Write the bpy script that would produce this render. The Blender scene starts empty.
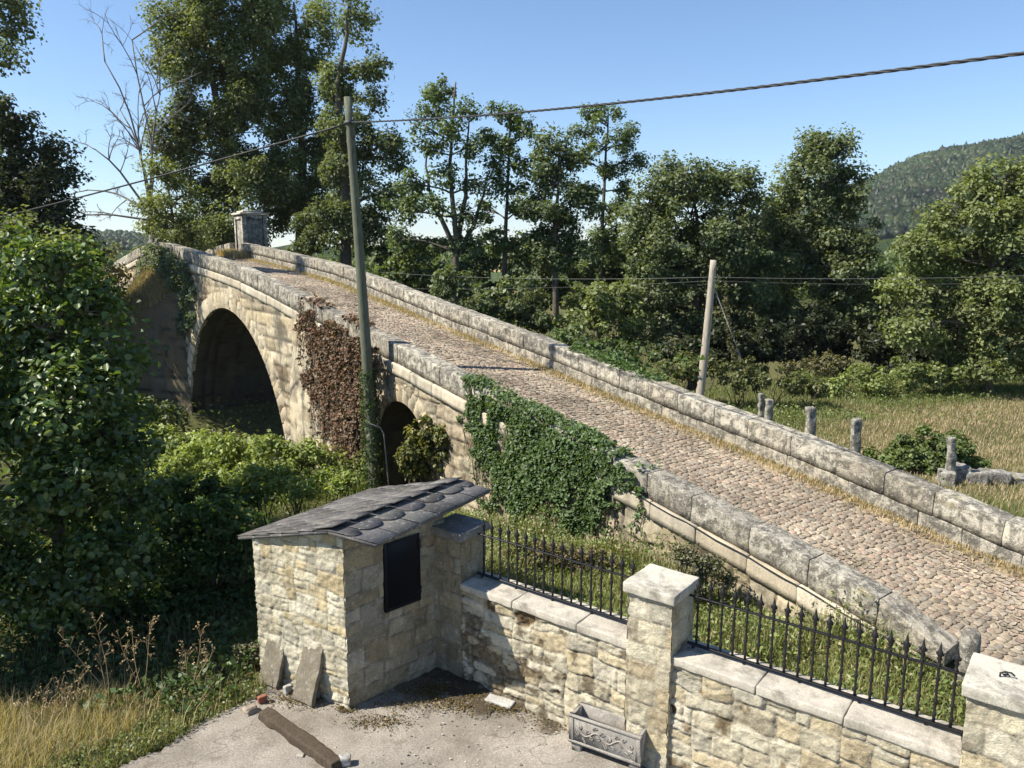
import bpy, math, random
import numpy as np
rng = np.random.default_rng(7)
random.seed(7)
sc = bpy.context.scene
col = sc.collection
PITCH = math.radians(9.9); FPX = 770.0; HC = 5.0
CP, SP = math.cos(PITCH), math.sin(PITCH)

# ------------------------------------------------------------------ measuring helpers (surveyed from the photograph)
def ray(x, y):
    a = x - 512.0; b = 384.0 - y
    return np.array([a, FPX * CP + b * SP, b * CP - FPX * SP])
def pz(x, y, z):
    r = ray(x, y); q = r * ((z - HC) / r[2]); q[2] = z; return q
def pd(x, y, fwd):
    r = ray(x, y); q = r * (fwd / r[1]); q[2] += HC; return q
U = np.array([-0.60181502, 0.79863551, 0.0])          # along the bridge, away from the camera
NN = np.array([-U[1], U[0], 0.0])                     # towards the camera's side of the bridge
F0 = np.array([3.58116439, 14.4, 0.0]); N0 = np.array([0.70607655, 12.23346592, 0.0]); BW = 3.6
def pface(x, y, off=0.0):
    r = ray(x, y); o = N0 + NN * off
    s = (NN @ o) / (NN @ r); q = r * s; q[2] += HC
    return (q - N0) @ U, q[2]
def bp(t, s, z):
    """bridge coordinates: t along, s out of the near face (negative = into the bridge)"""
    t = np.asarray(t, float); s = np.asarray(s, float); z = np.asarray(z, float)
    t, s, z = np.broadcast_arrays(t, s, z)
    return np.stack([N0[0] + U[0] * t + NN[0] * s, N0[1] + U[1] * t + NN[1] * s, z], -1)

# ------------------------------------------------------------------ noise
def _hash(i, j, k, seed):
    h = (i * 374761393 + j * 668265263 + k * 2147483647 + seed * 1274126177) & 0xFFFFFFFF
    h = ((h ^ (h >> 13)) * 1274126177) & 0xFFFFFFFF
    return ((h ^ (h >> 16)) & 0xFFFFFF) / float(0xFFFFFF)
def vnoise(p, seed=0):
    p = np.asarray(p, float); i = np.floor(p).astype(np.int64); f = p - i; f = f * f * (3 - 2 * f)
    r = 0
    for dx in (0, 1):
        wx = f[..., 0] if dx else 1 - f[..., 0]
        for dy in (0, 1):
            wy = f[..., 1] if dy else 1 - f[..., 1]
            for dz in (0, 1):
                wz = f[..., 2] if dz else 1 - f[..., 2]
                r = r + wx * wy * wz * _hash(i[..., 0] + dx, i[..., 1] + dy, i[..., 2] + dz, seed)
    return r * 2 - 1
def fbm(p, seed=0, octv=3):
    p = np.asarray(p, float); r = 0; a = 1.0
    for o in range(octv):
        r = r + a * vnoise(p * 2 ** o, seed + o); a *= 0.5
    return r
def sstep(a, b, x):
    t = np.clip((np.asarray(x, float) - a) / (b - a), 0, 1); return t * t * (3 - 2 * t)

# ------------------------------------------------------------------ mesh builder
class MB:
    def __init__(s): s.V = []; s.F = []; s.C = []; s.n = 0
    def add(s, V, F, c=(1, 1, 1)):
        V = np.asarray(V, float).reshape(-1, 3); s.V.append(V)
        c = np.asarray(c, float)
        if c.ndim == 1: c = np.tile(c[:3], (len(V), 1))
        s.C.append(c[:, :3])
        if isinstance(F, np.ndarray): s.F.append(F + s.n)
        else:
            by = {}
            for f in F: by.setdefault(len(f), []).append(f)
            for k in by: s.F.append(np.array(by[k], int) + s.n)
        s.n += len(V)
    def grid(s, P, c=(1, 1, 1), mask=None, flip=False):
        a, b = P.shape[:2]
        idx = np.arange(a * b).reshape(a, b)
        q = np.stack([idx[:-1, :-1], idx[1:, :-1], idx[1:, 1:], idx[:-1, 1:]], -1)
        if flip: q = q[..., ::-1]
        q = q[mask] if mask is not None else q.reshape(-1, 4)
        c = np.asarray(c, float)
        s.add(P.reshape(-1, 3), q.reshape(-1, 4), c.reshape(-1, 3) if c.ndim > 1 else c)
    def box(s, c0, ax, ay, az, c=(1, 1, 1), bev=0.0):
        """box centred at c0 with half axes ax, ay, az, chamfered by bev (metres)"""
        c0, ax, ay, az = [np.asarray(v, float) for v in (c0, ax, ay, az)]
        if bev <= 0:
            V = [c0 + i * ax + j * ay + k * az for i in (-1, 1) for j in (-1, 1) for k in (-1, 1)]
            s.add(V, np.array([[0, 1, 3, 2], [4, 6, 7, 5], [0, 4, 5, 1], [2, 3, 7, 6], [0, 2, 6, 4], [1, 5, 7, 3]]), c); return
        L = [np.linalg.norm(v) for v in (ax, ay, az)]; A = [ax, ay, az]
        b = [min(bev / l, 0.45) for l in L]
        V = []; ix = {}
        for i in (-1, 1):
            for j in (-1, 1):
                for k in (-1, 1):
                    sg = (i, j, k)
                    for m in range(3):
                        v = c0.copy()
                        for q in range(3): v = v + A[q] * sg[q] * (1.0 if q == m else 1 - b[q])
                        ix[(sg, m)] = len(V); V.append(v)
        F = []
        for m in range(3):
            o = [q for q in range(3) if q != m]
            for sg in (-1, 1):
                ring = []
                for (p, q) in ((-1, -1), (1, -1), (1, 1), (-1, 1)):
                    t = [0, 0, 0]; t[m] = sg; t[o[0]] = p; t[o[1]] = q; ring.append(ix[(tuple(t), m)])
                F.append(ring)
        for m in range(3):
            o = [q for q in range(3) if q != m]
            for p in (-1, 1):
                for q in (-1, 1):
                    t0 = [0, 0, 0]; t0[m] = -1; t0[o[0]] = p; t0[o[1]] = q; t1 = list(t0); t1[m] = 1
                    F.append([ix[(tuple(t0), o[0])], ix[(tuple(t1), o[0])], ix[(tuple(t1), o[1])], ix[(tuple(t0), o[1])]])
        for i in (-1, 1):
            for j in (-1, 1):
                for k in (-1, 1): F.append([ix[((i, j, k), m)] for m in range(3)])
        s.add(V, F, c)
    def tube(s, pts, rad, n=6, c=(1, 1, 1), cap=True, rough=0.0):
        P = np.asarray(pts, float); m = len(P)
        R = np.full(m, rad, float) if np.isscalar(rad) else np.asarray(rad, float)
        T = np.gradient(P, axis=0); T /= np.linalg.norm(T, axis=1)[:, None] + 1e-9
        ref = np.array([0, 0, 1.0]) if abs(T[0, 2]) < 0.9 else np.array([1.0, 0, 0])
        X = np.cross(T, ref); X /= np.linalg.norm(X, axis=1)[:, None] + 1e-9; Y = np.cross(T, X)
        a = np.arange(n) * 2 * math.pi / n
        rr = R[:, None] * (1 + (rough * rng.uniform(-1, 1, (m, n)) if rough else 0))
        V = P[:, None, :] + rr[..., None] * (np.cos(a)[None, :, None] * X[:, None, :] + np.sin(a)[None, :, None] * Y[:, None, :])
        i = np.arange(m - 1)[:, None] * n; j = np.arange(n)[None, :]; j2 = (j + 1) % n
        F = np.stack([i + j, i + j2, i + n + j2, i + n + j], -1).reshape(-1, 4)
        s.add(V, F, c)
        if cap:
            s.F.append(np.array([list(range(n))[::-1]]) + s.n - m * n); s.F.append(np.array([list(range(n))]) + s.n - n)
    def lathe(s, base, prof, n=12, c=(1, 1, 1), axis=None):
        """prof: list of (r, z)"""
        base = np.asarray(base, float)
        a = np.arange(n) * 2 * math.pi / n
        V = np.array([[r * math.cos(t), r * math.sin(t), z] for r, z in prof for t in a]) + base
        m = len(prof)
        F = [[i * n + j, i * n + (j + 1) % n, (i + 1) * n + (j + 1) % n, (i + 1) * n + j] for i in range(m - 1) for j in range(n)]
        s.add(V, F, c); s.F.append(np.array([list(range(n))[::-1]]) + s.n - m * n); s.F.append(np.array([list(range(n))]) + s.n - n)
    def build(s, name, mat, parent=None, base=None, smooth=False):
        V = np.concatenate(s.V) if s.V else np.zeros((0, 3)); C = np.concatenate(s.C)
        if parent is not None:
            o = np.zeros(3); p = parent
            while p is not None: o += np.array(p.location); p = p.parent
        else:
            o = np.zeros(3) if base is None else np.asarray(base, float)
        V = V - o
        me = bpy.data.meshes.new(name)
        me.vertices.add(len(V)); me.vertices.foreach_set('co', V.astype(np.float32).ravel())
        li = np.concatenate([f.ravel() for f in s.F]).astype(np.int32)
        ln = np.concatenate([np.full(len(f), f.shape[1]) for f in s.F]).astype(np.int32)
        me.loops.add(len(li)); me.loops.foreach_set('vertex_index', li)
        me.polygons.add(len(ln)); me.polygons.foreach_set('loop_start', np.concatenate([[0], np.cumsum(ln)[:-1]]).astype(np.int32))
        me.polygons.foreach_set('loop_total', ln)
        if smooth: me.polygons.foreach_set('use_smooth', np.ones(len(ln), bool))
        at = me.attributes.new('Col', 'FLOAT_COLOR', 'POINT')
        at.data.foreach_set('color', np.concatenate([C, np.ones((len(C), 1))], 1).astype(np.float32).ravel())
        me.update(calc_edges=True); me.validate()
        me.materials.append(mat)
        ob = bpy.data.objects.new(name, me); col.objects.link(ob)
        if parent is not None: ob.parent = parent
        else: ob.location = o
        return ob
def tag(o, label, cat, group=None, kind=None):
    if label: o['label'] = label
    if cat: o['category'] = cat
    if group: o['group'] = group
    if kind: o['kind'] = kind
    return o
def thing(name, loc, label, cat, group=None):
    o = bpy.data.objects.new(name, None); col.objects.link(o); o.location = [float(v) for v in loc]
    o.empty_display_size = 0.2
    return tag(o, label, cat, group)

# ------------------------------------------------------------------ materials
class NT:
    def __init__(s, name):
        s.m = bpy.data.materials.new(name); s.m.use_nodes = True; s.t = s.m.node_tree; s.t.nodes.clear()
        s.out = s.t.nodes.new('ShaderNodeOutputMaterial')
    def n(s, typ, ins=None, **kw):
        nd = s.t.nodes.new(typ)
        for k, v in kw.items(): setattr(nd, k, v)
        for k, v in (ins or {}).items():
            if isinstance(v, bpy.types.NodeSocket): s.t.links.new(v, nd.inputs[k])
            else: nd.inputs[k].default_value = v
        return nd
    def mix(s, fac, a, b, mode='MIX'):
        nd = s.t.nodes.new('ShaderNodeMix'); nd.data_type = 'RGBA'; nd.blend_type = mode
        for i, v in ((0, fac), (6, a), (7, b)):
            if isinstance(v, bpy.types.NodeSocket): s.t.links.new(v, nd.inputs[i])
            else: nd.inputs[i].default_value = v if i == 0 else (*v[:3], 1)
        return nd.outputs[2]
    def ramp(s, fac, stops):
        nd = s.t.nodes.new('ShaderNodeValToRGB'); s.t.links.new(fac, nd.inputs[0])
        e = nd.color_ramp.elements
        while len(e) < len(stops): e.new(0.5)
        for i, (p, c) in enumerate(stops):
            e[i].position = p; e[i].color = (c, c, c, 1) if np.isscalar(c) else (*c, 1)
        return nd.outputs[0]
    def noise(s, co, scale, detail=4, rough=0.6, dist=0.0):
        return s.n('ShaderNodeTexNoise', {'Vector': co, 'Scale': scale, 'Detail': detail, 'Roughness': rough, 'Distortion': dist}).outputs[0]
    def done(s, surf): s.t.links.new(surf, s.out.inputs[0]); return s.m
def coords(t, scl=None):
    co = t.n('ShaderNodeTexCoord').outputs['Object']
    if scl: co = t.n('ShaderNodeMapping', {'Vector': co, 'Scale': scl}).outputs[0]
    return co
def mat_stone(name, tint=(1, 1, 1), grain=60, dark=0.35, dark_col=(.07, .065, .055), white=0.0, streak=0.0, rough=.9, bump=.5, dscale=3.0, moss=0.0, bdist=.01):
    t = NT(name); co = coords(t)
    c = t.n('ShaderNodeAttribute', attribute_name='Col').outputs[0]
    c = t.mix(1.0, c, tint, 'MULTIPLY')
    n1 = t.noise(co, dscale * .8, 6, .65)
    c = t.mix(1.0, c, t.ramp(n1, [(.3, .72), (.7, 1.22)]), 'MULTIPLY')
    g = t.noise(co, grain, 3, .7)
    c = t.mix(1.0, c, t.ramp(g, [(.3, .72), (.72, 1.22)]), 'MULTIPLY')
    if dark > 0:
        a = t.noise(co, dscale, 9, .72, .4)
        f = t.ramp(a, [(.62 - dark * .35, 0), (.72 - dark * .25, .75)])
        c = t.mix(f, c, dark_col)
    if streak > 0:
        s = t.noise(coords(t, (3.2, 3.2, .22)), 1.6, 7, .65)
        f = t.ramp(s, [(.5, 0), (.66, streak)])
        c = t.mix(f, c, (.075, .07, .06))
    if moss > 0:
        a = t.noise(co, dscale * 1.7, 7, .7)
        c = t.mix(t.ramp(a, [(.55, 0), (.7, moss)]), c, (.11, .105, .035))
    if white > 0:
        a = t.noise(co, 14, 6, .75)
        c = t.mix(t.ramp(a, [(.56, 0), (.62, white)]), c, (.55, .54, .47))
    h = t.n('ShaderNodeMath', {0: t.noise(co, grain * .5, 6, .75), 1: t.noise(co, 9, 5, .6)}, operation='ADD').outputs[0]
    bm = t.n('ShaderNodeBump', {'Height': h, 'Strength': bump, 'Distance': bdist}).outputs[0]
    b = t.n('ShaderNodeBsdfPrincipled', {'Base Color': c, 'Roughness': rough, 'Normal': bm, 'Specular IOR Level': .2})
    return t.done(b.outputs[0])
def mat_leaf(name, transl=.3, gloss=.02, grough=.5, tint=(1, 1, 1), var=.35):
    t = NT(name)
    c = t.mix(1.0, t.n('ShaderNodeAttribute', attribute_name='Col').outputs[0], tint, 'MULTIPLY')
    d = t.n('ShaderNodeBsdfDiffuse', {'Color': c})
    c2 = t.mix(1.0, c, (1.5, 1.45, .55), 'MULTIPLY')
    tr = t.n('ShaderNodeBsdfTranslucent', {'Color': c2})
    m = t.n('ShaderNodeMixShader', {0: transl, 1: d.outputs[0], 2: tr.outputs[0]})
    g = t.n('ShaderNodeBsdfGlossy', {'Color': (1, 1, 1, 1), 'Roughness': grough})
    return t.done(t.n('ShaderNodeMixShader', {0: gloss, 1: m.outputs[0], 2: g.outputs[0]}).outputs[0])
def mat_plain(name, rough=.8, spec=.3, metal=0., nscale=20, nvar=.3, bump=.2, stretch=None):
    t = NT(name); co = coords(t, stretch)
    c = t.n('ShaderNodeAttribute', attribute_name='Col').outputs[0]
    nz = t.noise(co, nscale, 6, .65)
    c = t.mix(1.0, c, t.ramp(nz, [(.3, 1 - nvar), (.7, 1 + nvar)]), 'MULTIPLY')
    bm = t.n('ShaderNodeBump', {'Height': nz, 'Strength': bump, 'Distance': .01}).outputs[0]
    return t.done(t.n('ShaderNodeBsdfPrincipled', {'Base Color': c, 'Roughness': rough, 'Specular IOR Level': spec, 'Metallic': metal, 'Normal': bm}).outputs[0])

M_rubble = mat_stone('rubble_stone', tint=(.92, .955, 1.0), grain=60, dark=.24, dark_col=(.13, .105, .07), white=.3, dscale=4.5, bump=.95, bdist=.018)
M_ashlar = mat_stone('ashlar_stone', tint=(.9, .9, .9), grain=40, dark=.3, dark_col=(.12, .105, .08), streak=.7, dscale=1.1, bump=.6, moss=.25, bdist=.02)
M_course = mat_stone('course_stone', tint=(.88, .88, .88), grain=50, dark=.2, dark_col=(.15, .13, .1), streak=.35, dscale=1.6, bump=.5)
def mat_granite(name):
    t = NT(name); co = coords(t); c = t.n('ShaderNodeAttribute', attribute_name='Col').outputs[0]
    c = t.mix(1.0, c, t.ramp(t.noise(co, 1.3, 5, .6), [(.3, .68), (.7, 1.08)]), 'MULTIPLY')
    c = t.mix(t.ramp(t.noise(co, 5.5, 9, .78, .5), [(.44, 0), (.55, .85)]), c, (.085, .078, .065))
    c = t.mix(t.ramp(t.noise(coords(t, (6, 6, .5)), 1.8, 7, .7), [(.5, 0), (.64, .6)]), c, (.10, .092, .078))
    c = t.mix(t.ramp(t.noise(co, 17, 8, .8), [(.55, 0), (.61, .8)]), c, (.52, .50, .43))
    c = t.mix(t.ramp(t.noise(co, 2.6, 8, .75), [(.58, 0), (.68, .6)]), c, (.30, .26, .13))
    c = t.mix(1.0, c, t.ramp(t.noise(co, 70, 3, .7), [(.3, .7), (.7, 1.25)]), 'MULTIPLY')
    h = t.n('ShaderNodeMath', {0: t.noise(co, 40, 6, .75), 1: t.noise(co, 8, 6, .65)}, operation='ADD').outputs[0]
    bm = t.n('ShaderNodeBump', {'Height': h, 'Strength': .9, 'Distance': .018}).outputs[0]
    return t.done(t.n('ShaderNodeBsdfPrincipled', {'Base Color': c, 'Roughness': .92, 'Normal': bm, 'Specular IOR Level': .15}).outputs[0])
M_parapet = mat_granite('parapet_granite')
M_coping = mat_stone('coping_granite', tint=(.86, .85, .83), grain=85, dark=.38, dark_col=(.12, .105, .085), white=.35, dscale=2.5, bump=.5)
M_vault = mat_stone('vault_stone', tint=(.24, .22, .19), grain=40, dark=.45, streak=.5, dscale=1.0, bump=.6)  # tint cut low to paint in the shade inside the arches
M_cobble = mat_stone('cobble_stone', grain=45, dark=.12, dark_col=(.2, .16, .1), white=.2, dscale=1.2, bump=.5, rough=.75)
M_slate = mat_stone('slate', grain=45, dark=.15, dark_col=(.05, .048, .045), white=.3, dscale=3, bump=.4, rough=.75)
M_iron = mat_plain('wrought_iron', rough=.5, spec=.4, metal=.3, nscale=60, nvar=.4, bump=.15)
M_wood = mat_plain('weathered_wood', rough=.9, nscale=9, nvar=.45, bump=.6, stretch=(6, 6, .5))
M_bark = mat_plain('bark', rough=.95, nscale=9, nvar=.4, bump=.8)
M_leaf = mat_leaf('tree_leaf', transl=.38, tint=(1.12, 1.12, 1.1))
M_leaf_shiny = mat_leaf('shiny_leaf', gloss=.035, grough=.42, transl=.38, tint=(1.2, 1.2, 1.15))
M_dryleaf = mat_leaf('dry_leaf', transl=.12, gloss=.0)
M_grass = mat_leaf('grass_blade', transl=.3, gloss=.02)
M_cable = mat_plain('cable_sheath', rough=.6, nvar=.1, bump=0)

# ------------------------------------------------------------------ terrain
W0 = np.array([.358, 7.61, 0]); WD = np.array([.7915, -.6112, 0]); WN = np.array([.6112, .7915, 0])   # garden wall: front face line, inward normal
def road_z(t):
    return np.interp(t, RT, RZ)
TT = np.array([-16, -6.6, -6.1, -4.5, -2.85, -1.83, 0, 2.48, 4.3, 6.34, 9, 10.9, 12.7, 15.3, 17.5, 19.5, 22, 25.2, 26, 27, 30, 37, 45, 55])
TZ = np.array([.1, 1.2, 1.29, 1.6, 1.87, 2.03, 2.28, 2.65, 2.93, 3.22, 3.58, 3.86, 4.12, 4.48, 4.68, 4.84, 5.05, 5.28, 5.33, 5.3, 5.05, 4.2, 3.0, 1.6])
def top_z(t):
    w = .5; return (np.interp(np.asarray(t) - w, TT, TZ) + 2 * np.interp(t, TT, TZ) + np.interp(np.asarray(t) + w, TT, TZ)) / 4
RT = np.array([-30, -16, -8, -6.2] + list(np.arange(-5, 56, 1.0))); RZ = np.array([-.3, .05, .62, .78] + [float(top_z(t)) - .58 for t in np.arange(-5, 56, 1.0)])
GT = np.array([-60, -12, -3, 0, 3, 5, 7.6, 11, 13, 14.2, 20.2, 22, 26, 40, 80])
GZ = np.array([0, 0, 0, -.05, -.15, -.3, -.75, -1.2, -2.0, -2.75, -2.75, -1.6, -.3, .3, .5])
def ground_z(x, y):
    x = np.asarray(x, float); y = np.asarray(y, float)
    t = (x - N0[0]) * U[0] + (y - N0[1]) * U[1]; s = (x - N0[0]) * NN[0] + (y - N0[1]) * NN[1]
    g = np.interp(t, GT, GZ)
    d = (x - W0[0]) * WN[0] + (y - W0[1]) * WN[1]
    garden = (1 - .85 * sstep(-2.2, 2.4, t)) * sstep(.1, .3, d) * sstep(-2.6, -1.3, x) * (1 - sstep(5, 8.5, t)) * sstep(-1.2, -.3, s)
    g = g + .62 * garden
    fieldw = sstep(-BW + .3, -BW - .6, s) * (1 - sstep(6, 12, t))
    field = .45 - .012 * np.clip(y - 14, 0, 40) + .0 * x
    g = g * (1 - fieldw) + field * fieldw
    # embankment of the road where it leaves the bridge
    e = (1 - sstep(-5.6, -4.6, t)) * sstep(.9, .25, s) * sstep(-BW - 1.6, -BW - .4, s)
    g = g * (1 - e) + (road_z(t) - .06) * e
    # far plain
    far = sstep(45, 90, np.hypot(x, y)); g = g * (1 - far) + 0.2 * far
    return g + .05 * fbm(np.stack([x * .7, y * .7, 0 * x], -1), 3, 3) * sstep(.5, 3, np.abs(d)) * sstep(7, 11, y + np.abs(x)) * (1 - e)
def nonuni(lo, hi, a, b, step, grow=1.16):
    v = list(np.arange(a, b, step)); h = step
    while v[-1] < hi: h *= grow; v.append(v[-1] + h)
    h = step; w = [a]
    while w[-1] > lo: h *= grow; w.append(w[-1] - h)
    return np.array(w[1:][::-1] + v)
gx = nonuni(-2600, 2600, -8, 9, .16); gy = nonuni(-300, 3300, 4, 18, .16)
X, Y = np.meshgrid(gx, gy, indexing='ij'); Z = ground_z(X, Y)
pav_d = (X - W0[0]) * WN[0] + (Y - W0[1]) * WN[1]
Z = np.where((pav_d < .2) & (Y < 12) & (Y > -30), Z - .03, Z)
t_ = NT('ground_soil'); co = coords(t_)
n1 = t_.noise(co, .35, 6, .6); n2 = t_.noise(co, 6, 6, .7); n3 = t_.noise(co, .012, 4, .6)
c1 = t_.mix(t_.ramp(n1, [(.4, 0), (.62, 1)]), (.07, .075, .028), (.12, .11, .045))
c1 = t_.mix(1.0, c1, t_.ramp(n2, [(.3, .6), (.7, 1.3)]), 'MULTIPLY')
c2 = t_.mix(t_.ramp(n3, [(.42, 0), (.5, 1)]), (.36, .27, .12), (.06, .085, .03))
ln_ = t_.n('ShaderNodeVectorMath', {0: co}, operation='LENGTH').outputs['Value']
c1 = t_.mix(t_.n('ShaderNodeMapRange', {0: ln_, 1: 60., 2: 110.}).outputs[0], c1, c2)
bm_ = t_.n('ShaderNodeBump', {'Height': n2, 'Strength': .6, 'Distance': .05}).outputs[0]
M_ground = t_.done(t_.n('ShaderNodeBsdfPrincipled', {'Base Color': c1, 'Roughness': .95, 'Normal': bm_, 'Specular IOR Level': .1}).outputs[0])
mb = MB(); mb.grid(np.stack([X, Y, Z], -1), flip=False)
ter = mb.build('ground', M_ground, smooth=True); tag(ter, None, None, kind='structure')

# river under the big arch
t_ = NT('river_water'); bmw = t_.n('ShaderNodeBump', {'Height': t_.noise(coords(t_), 3, 3), 'Strength': .15}).outputs[0]
M_water = t_.done(t_.n('ShaderNodeBsdfPrincipled', {'Base Color': (.03, .035, .02, 1), 'Roughness': .08, 'Normal': bmw}).outputs[0])
mb = MB(); P = bp(np.array([[13.0, 13.0], [21.2, 21.2]]), np.array([[-15, 40], [-15, 40]]), -2.5); mb.grid(P)
tag(mb.build('river', M_water), None, None, kind='structure')

# courtyard concrete
t_ = NT('courtyard_concrete'); co = coords(t_)
n1 = t_.noise(co, 1.1, 8, .65); n2 = t_.noise(co, 60, 3, .8); n3 = t_.noise(co, 4, 8, .75)
c = t_.mix(t_.ramp(n1, [(.35, 0), (.65, 1)]), (.18, .158, .13), (.32, .288, .245))
c = t_.mix(1.0, c, t_.ramp(n2, [(.3, .55), (.7, 1.4)]), 'MULTIPLY')
c = t_.mix(t_.ramp(n3, [(.55, 0), (.68, .7)]), c, (.12, .095, .065))
v = t_.n('ShaderNodeTexVoronoi', {'Vector': t_.n('ShaderNodeVectorMath', {0: co, 1: t_.n('ShaderNodeTexNoise', {'Vector': co, 'Scale': 2.}).outputs[1]}, operation='ADD').outputs[0], 'Scale': .55}, feature='DISTANCE_TO_EDGE').outputs[0]
c = t_.mix(t_.ramp(v, [(.0, .45), (.007, 0)]), c, (.05, .045, .035))
h = t_.n('ShaderNodeMath', {0: n2, 1: n3}, operation='ADD').outputs[0]
bm_ = t_.n('ShaderNodeBump', {'Height': h, 'Strength': .55, 'Distance': .012}).outputs[0]
M_conc = t_.done(t_.n('ShaderNodeBsdfPrincipled', {'Base Color': c, 'Roughness': .9, 'Normal': bm_, 'Specular IOR Level': .2}).outputs[0])
g = np.arange(-9, 7, .06); g2 = np.arange(1.0, 10.5, .06)
X, Y = np.meshgrid(g, g2, indexing='ij')
Z = .006 + .012 * fbm(np.stack([X * 1.3, Y * 1.3, 0 * X], -1), 11, 3)
d = (X - W0[0]) * WN[0] + (Y - W0[1]) * WN[1]
e0 = pz(262, 690, 0); e1 = pz(225, 712, 0); e2 = pz(108, 772, 0)
ed = np.interp(Y, [3.0, e2[1], e1[1], e0[1], 8.4, 9.2], [-4.6, e2[0], e1[0], e0[0], -2.95, -2.4]) + .12 * fbm(np.stack([X * 2, Y * 2, 0 * X], -1), 5, 3)
ok = (d < .14) & (X > ed); m = ok[:-1, :-1] & ok[1:, 1:] & ok[1:, :-1] & ok[:-1, 1:]
mb = MB(); mb.grid(np.stack([X, Y, Z], -1), mask=m)
tag(mb.build('courtyard_pavement', M_conc, smooth=True), None, None, kind='structure')

# ------------------------------------------------------------------ masonry
def rects(W, H, mode, sw, sh, seed):
    r = random.Random(seed); out = []
    if mode == 'ashlar':
        z = 0.0
        while z < H:
            h = sh * r.uniform(.8, 1.25); h = h if z + h < H - sh * .4 else H - z
            x = -r.uniform(0, sw)
            while x < W:
                w = sw * r.uniform(.6, 1.5); out.append((x, z, x + w, z + h)); x += w
            z += h
    else:
        def split(a, b, c, d):
            w, h = c - a, d - b
            if (w < sw * r.uniform(.9, 1.9) and h < sh * r.uniform(.9, 1.7)): out.append((a, b, c, d)); return
            if w / sw > h / sh * r.uniform(.7, 1.3):
                m = a + w * r.uniform(.33, .67); split(a, b, m, d); split(m, b, c, d)
            else:
                m = b + h * r.uniform(.33, .67); split(a, b, c, m); split(a, m, c, d)
        split(-.05, -.05, W + .05, H + .05)
    return np.array(out)
def masonry(mb, W, H, cell, mapfn, mode='rubble', sw=.3, sh=.17, joint=.014, depth=.022, warp=.03, seed=1, pal=None, mortar=(.42, .37, .29), maskfn=None, rough=.006, flip=False, stag=(0, 0), holes=0.0, hole_col=(.10, .065, .03), stain=None):
    """a stone-by-stone relief of W x H metres; mapfn(u, v, h) places a point h metres proud of the wall"""
    R = rects(W, H, mode, sw, sh, seed); r = np.random.default_rng(seed)
    nu, nv = max(2, int(W / cell) + 1), max(2, int(H / cell) + 1)
    u, v = np.meshgrid(np.linspace(0, W, nu), np.linspace(0, H, nv), indexing='ij')
    q = np.stack([u / .35, v / .35, 0 * u + seed], -1)
    uu = u + warp * fbm(q, seed, 3); vv = v + warp * .8 * fbm(q + 31, seed + 9, 3)
    dist = np.full(u.shape, -1.0); own = np.zeros(u.shape, int)
    for i, (a, b, c, d) in enumerate(R):
        dd = np.minimum(np.minimum(uu - a, c - uu), np.minimum(vv - b, d - vv))
        k = dd > dist; dist = np.where(k, dd, dist); own = np.where(k, i, own)
    nR = len(R)
    if pal is None: pal = [(.50, .43, .31), (.44, .38, .28), (.55, .48, .36), (.40, .33, .22), (.47, .42, .34)]
    pal = np.array(pal); sc_ = pal[r.integers(0, len(pal), nR)] * r.uniform(.82, 1.15, (nR, 1))
    lift = r.uniform(-.5, 1, nR) * depth * .6
    tiltu = r.uniform(-1, 1, nR) * depth * .5; tiltv = r.uniform(-1, 1, nR) * depth * .5
    e = sstep(joint * .3, joint * .3 + max(.008, depth * .45), dist)
    cu = (R[own, 0] + R[own, 2]) / 2; cv = (R[own, 1] + R[own, 3]) / 2
    h = e * (depth + lift[own] + tiltu[own] * (uu - cu) / sw * 2 + tiltv[own] * (vv - cv) / sh * 2)
    h = h + rough * fbm(np.stack([u * 20, v * 20, 0 * u + seed], -1), seed + 3, 3) * (.3 + e) + .006 * fbm(np.stack([u * 3, v * 3, 0 * u], -1), seed + 5, 2)
    C = sc_[own] * e[..., None] + np.array(mortar) * (1 - e[..., None])
    jl = np.exp(-(dist / max(.007, joint * .45)) ** 2) * (.5 + .5 * vnoise(np.stack([u * 5, v * 5, 0 * u + seed], -1), seed + 2)); C = C * (1 - .62 * np.clip(jl, 0, 1))[..., None]
    if holes > 0:
        hs = fbm(np.stack([u * 2.2, v * 3.2, 0 * u + 7.7], -1), seed + 20, 3) ; k = sstep(.75 - holes, .85 - holes, hs)
        h = h - .035 * k; C = C * (1 - k[..., None]) + np.array(hole_col) * k[..., None] * (1 + .5 * fbm(np.stack([u * 12, v * 12, 0 * u], -1), 8, 2))[..., None]
    if stain is not None: C = C * stain(u, v)
    m = None
    if maskfn is not None:
        um = (u[:-1, :-1] + u[1:, 1:]) / 2; vm = (v[:-1, :-1] + v[1:, 1:]) / 2; m = maskfn(um, vm)
    mb.grid(mapfn(u, v, h), C, m, flip)
def plane_map(o, ud, vd, nd):
    o, ud, vd, nd = [np.asarray(a, float) for a in (o, ud, vd, nd)]
    return lambda u, v, h: o + u[..., None] * ud + v[..., None] * vd + h[..., None] * nd
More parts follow.
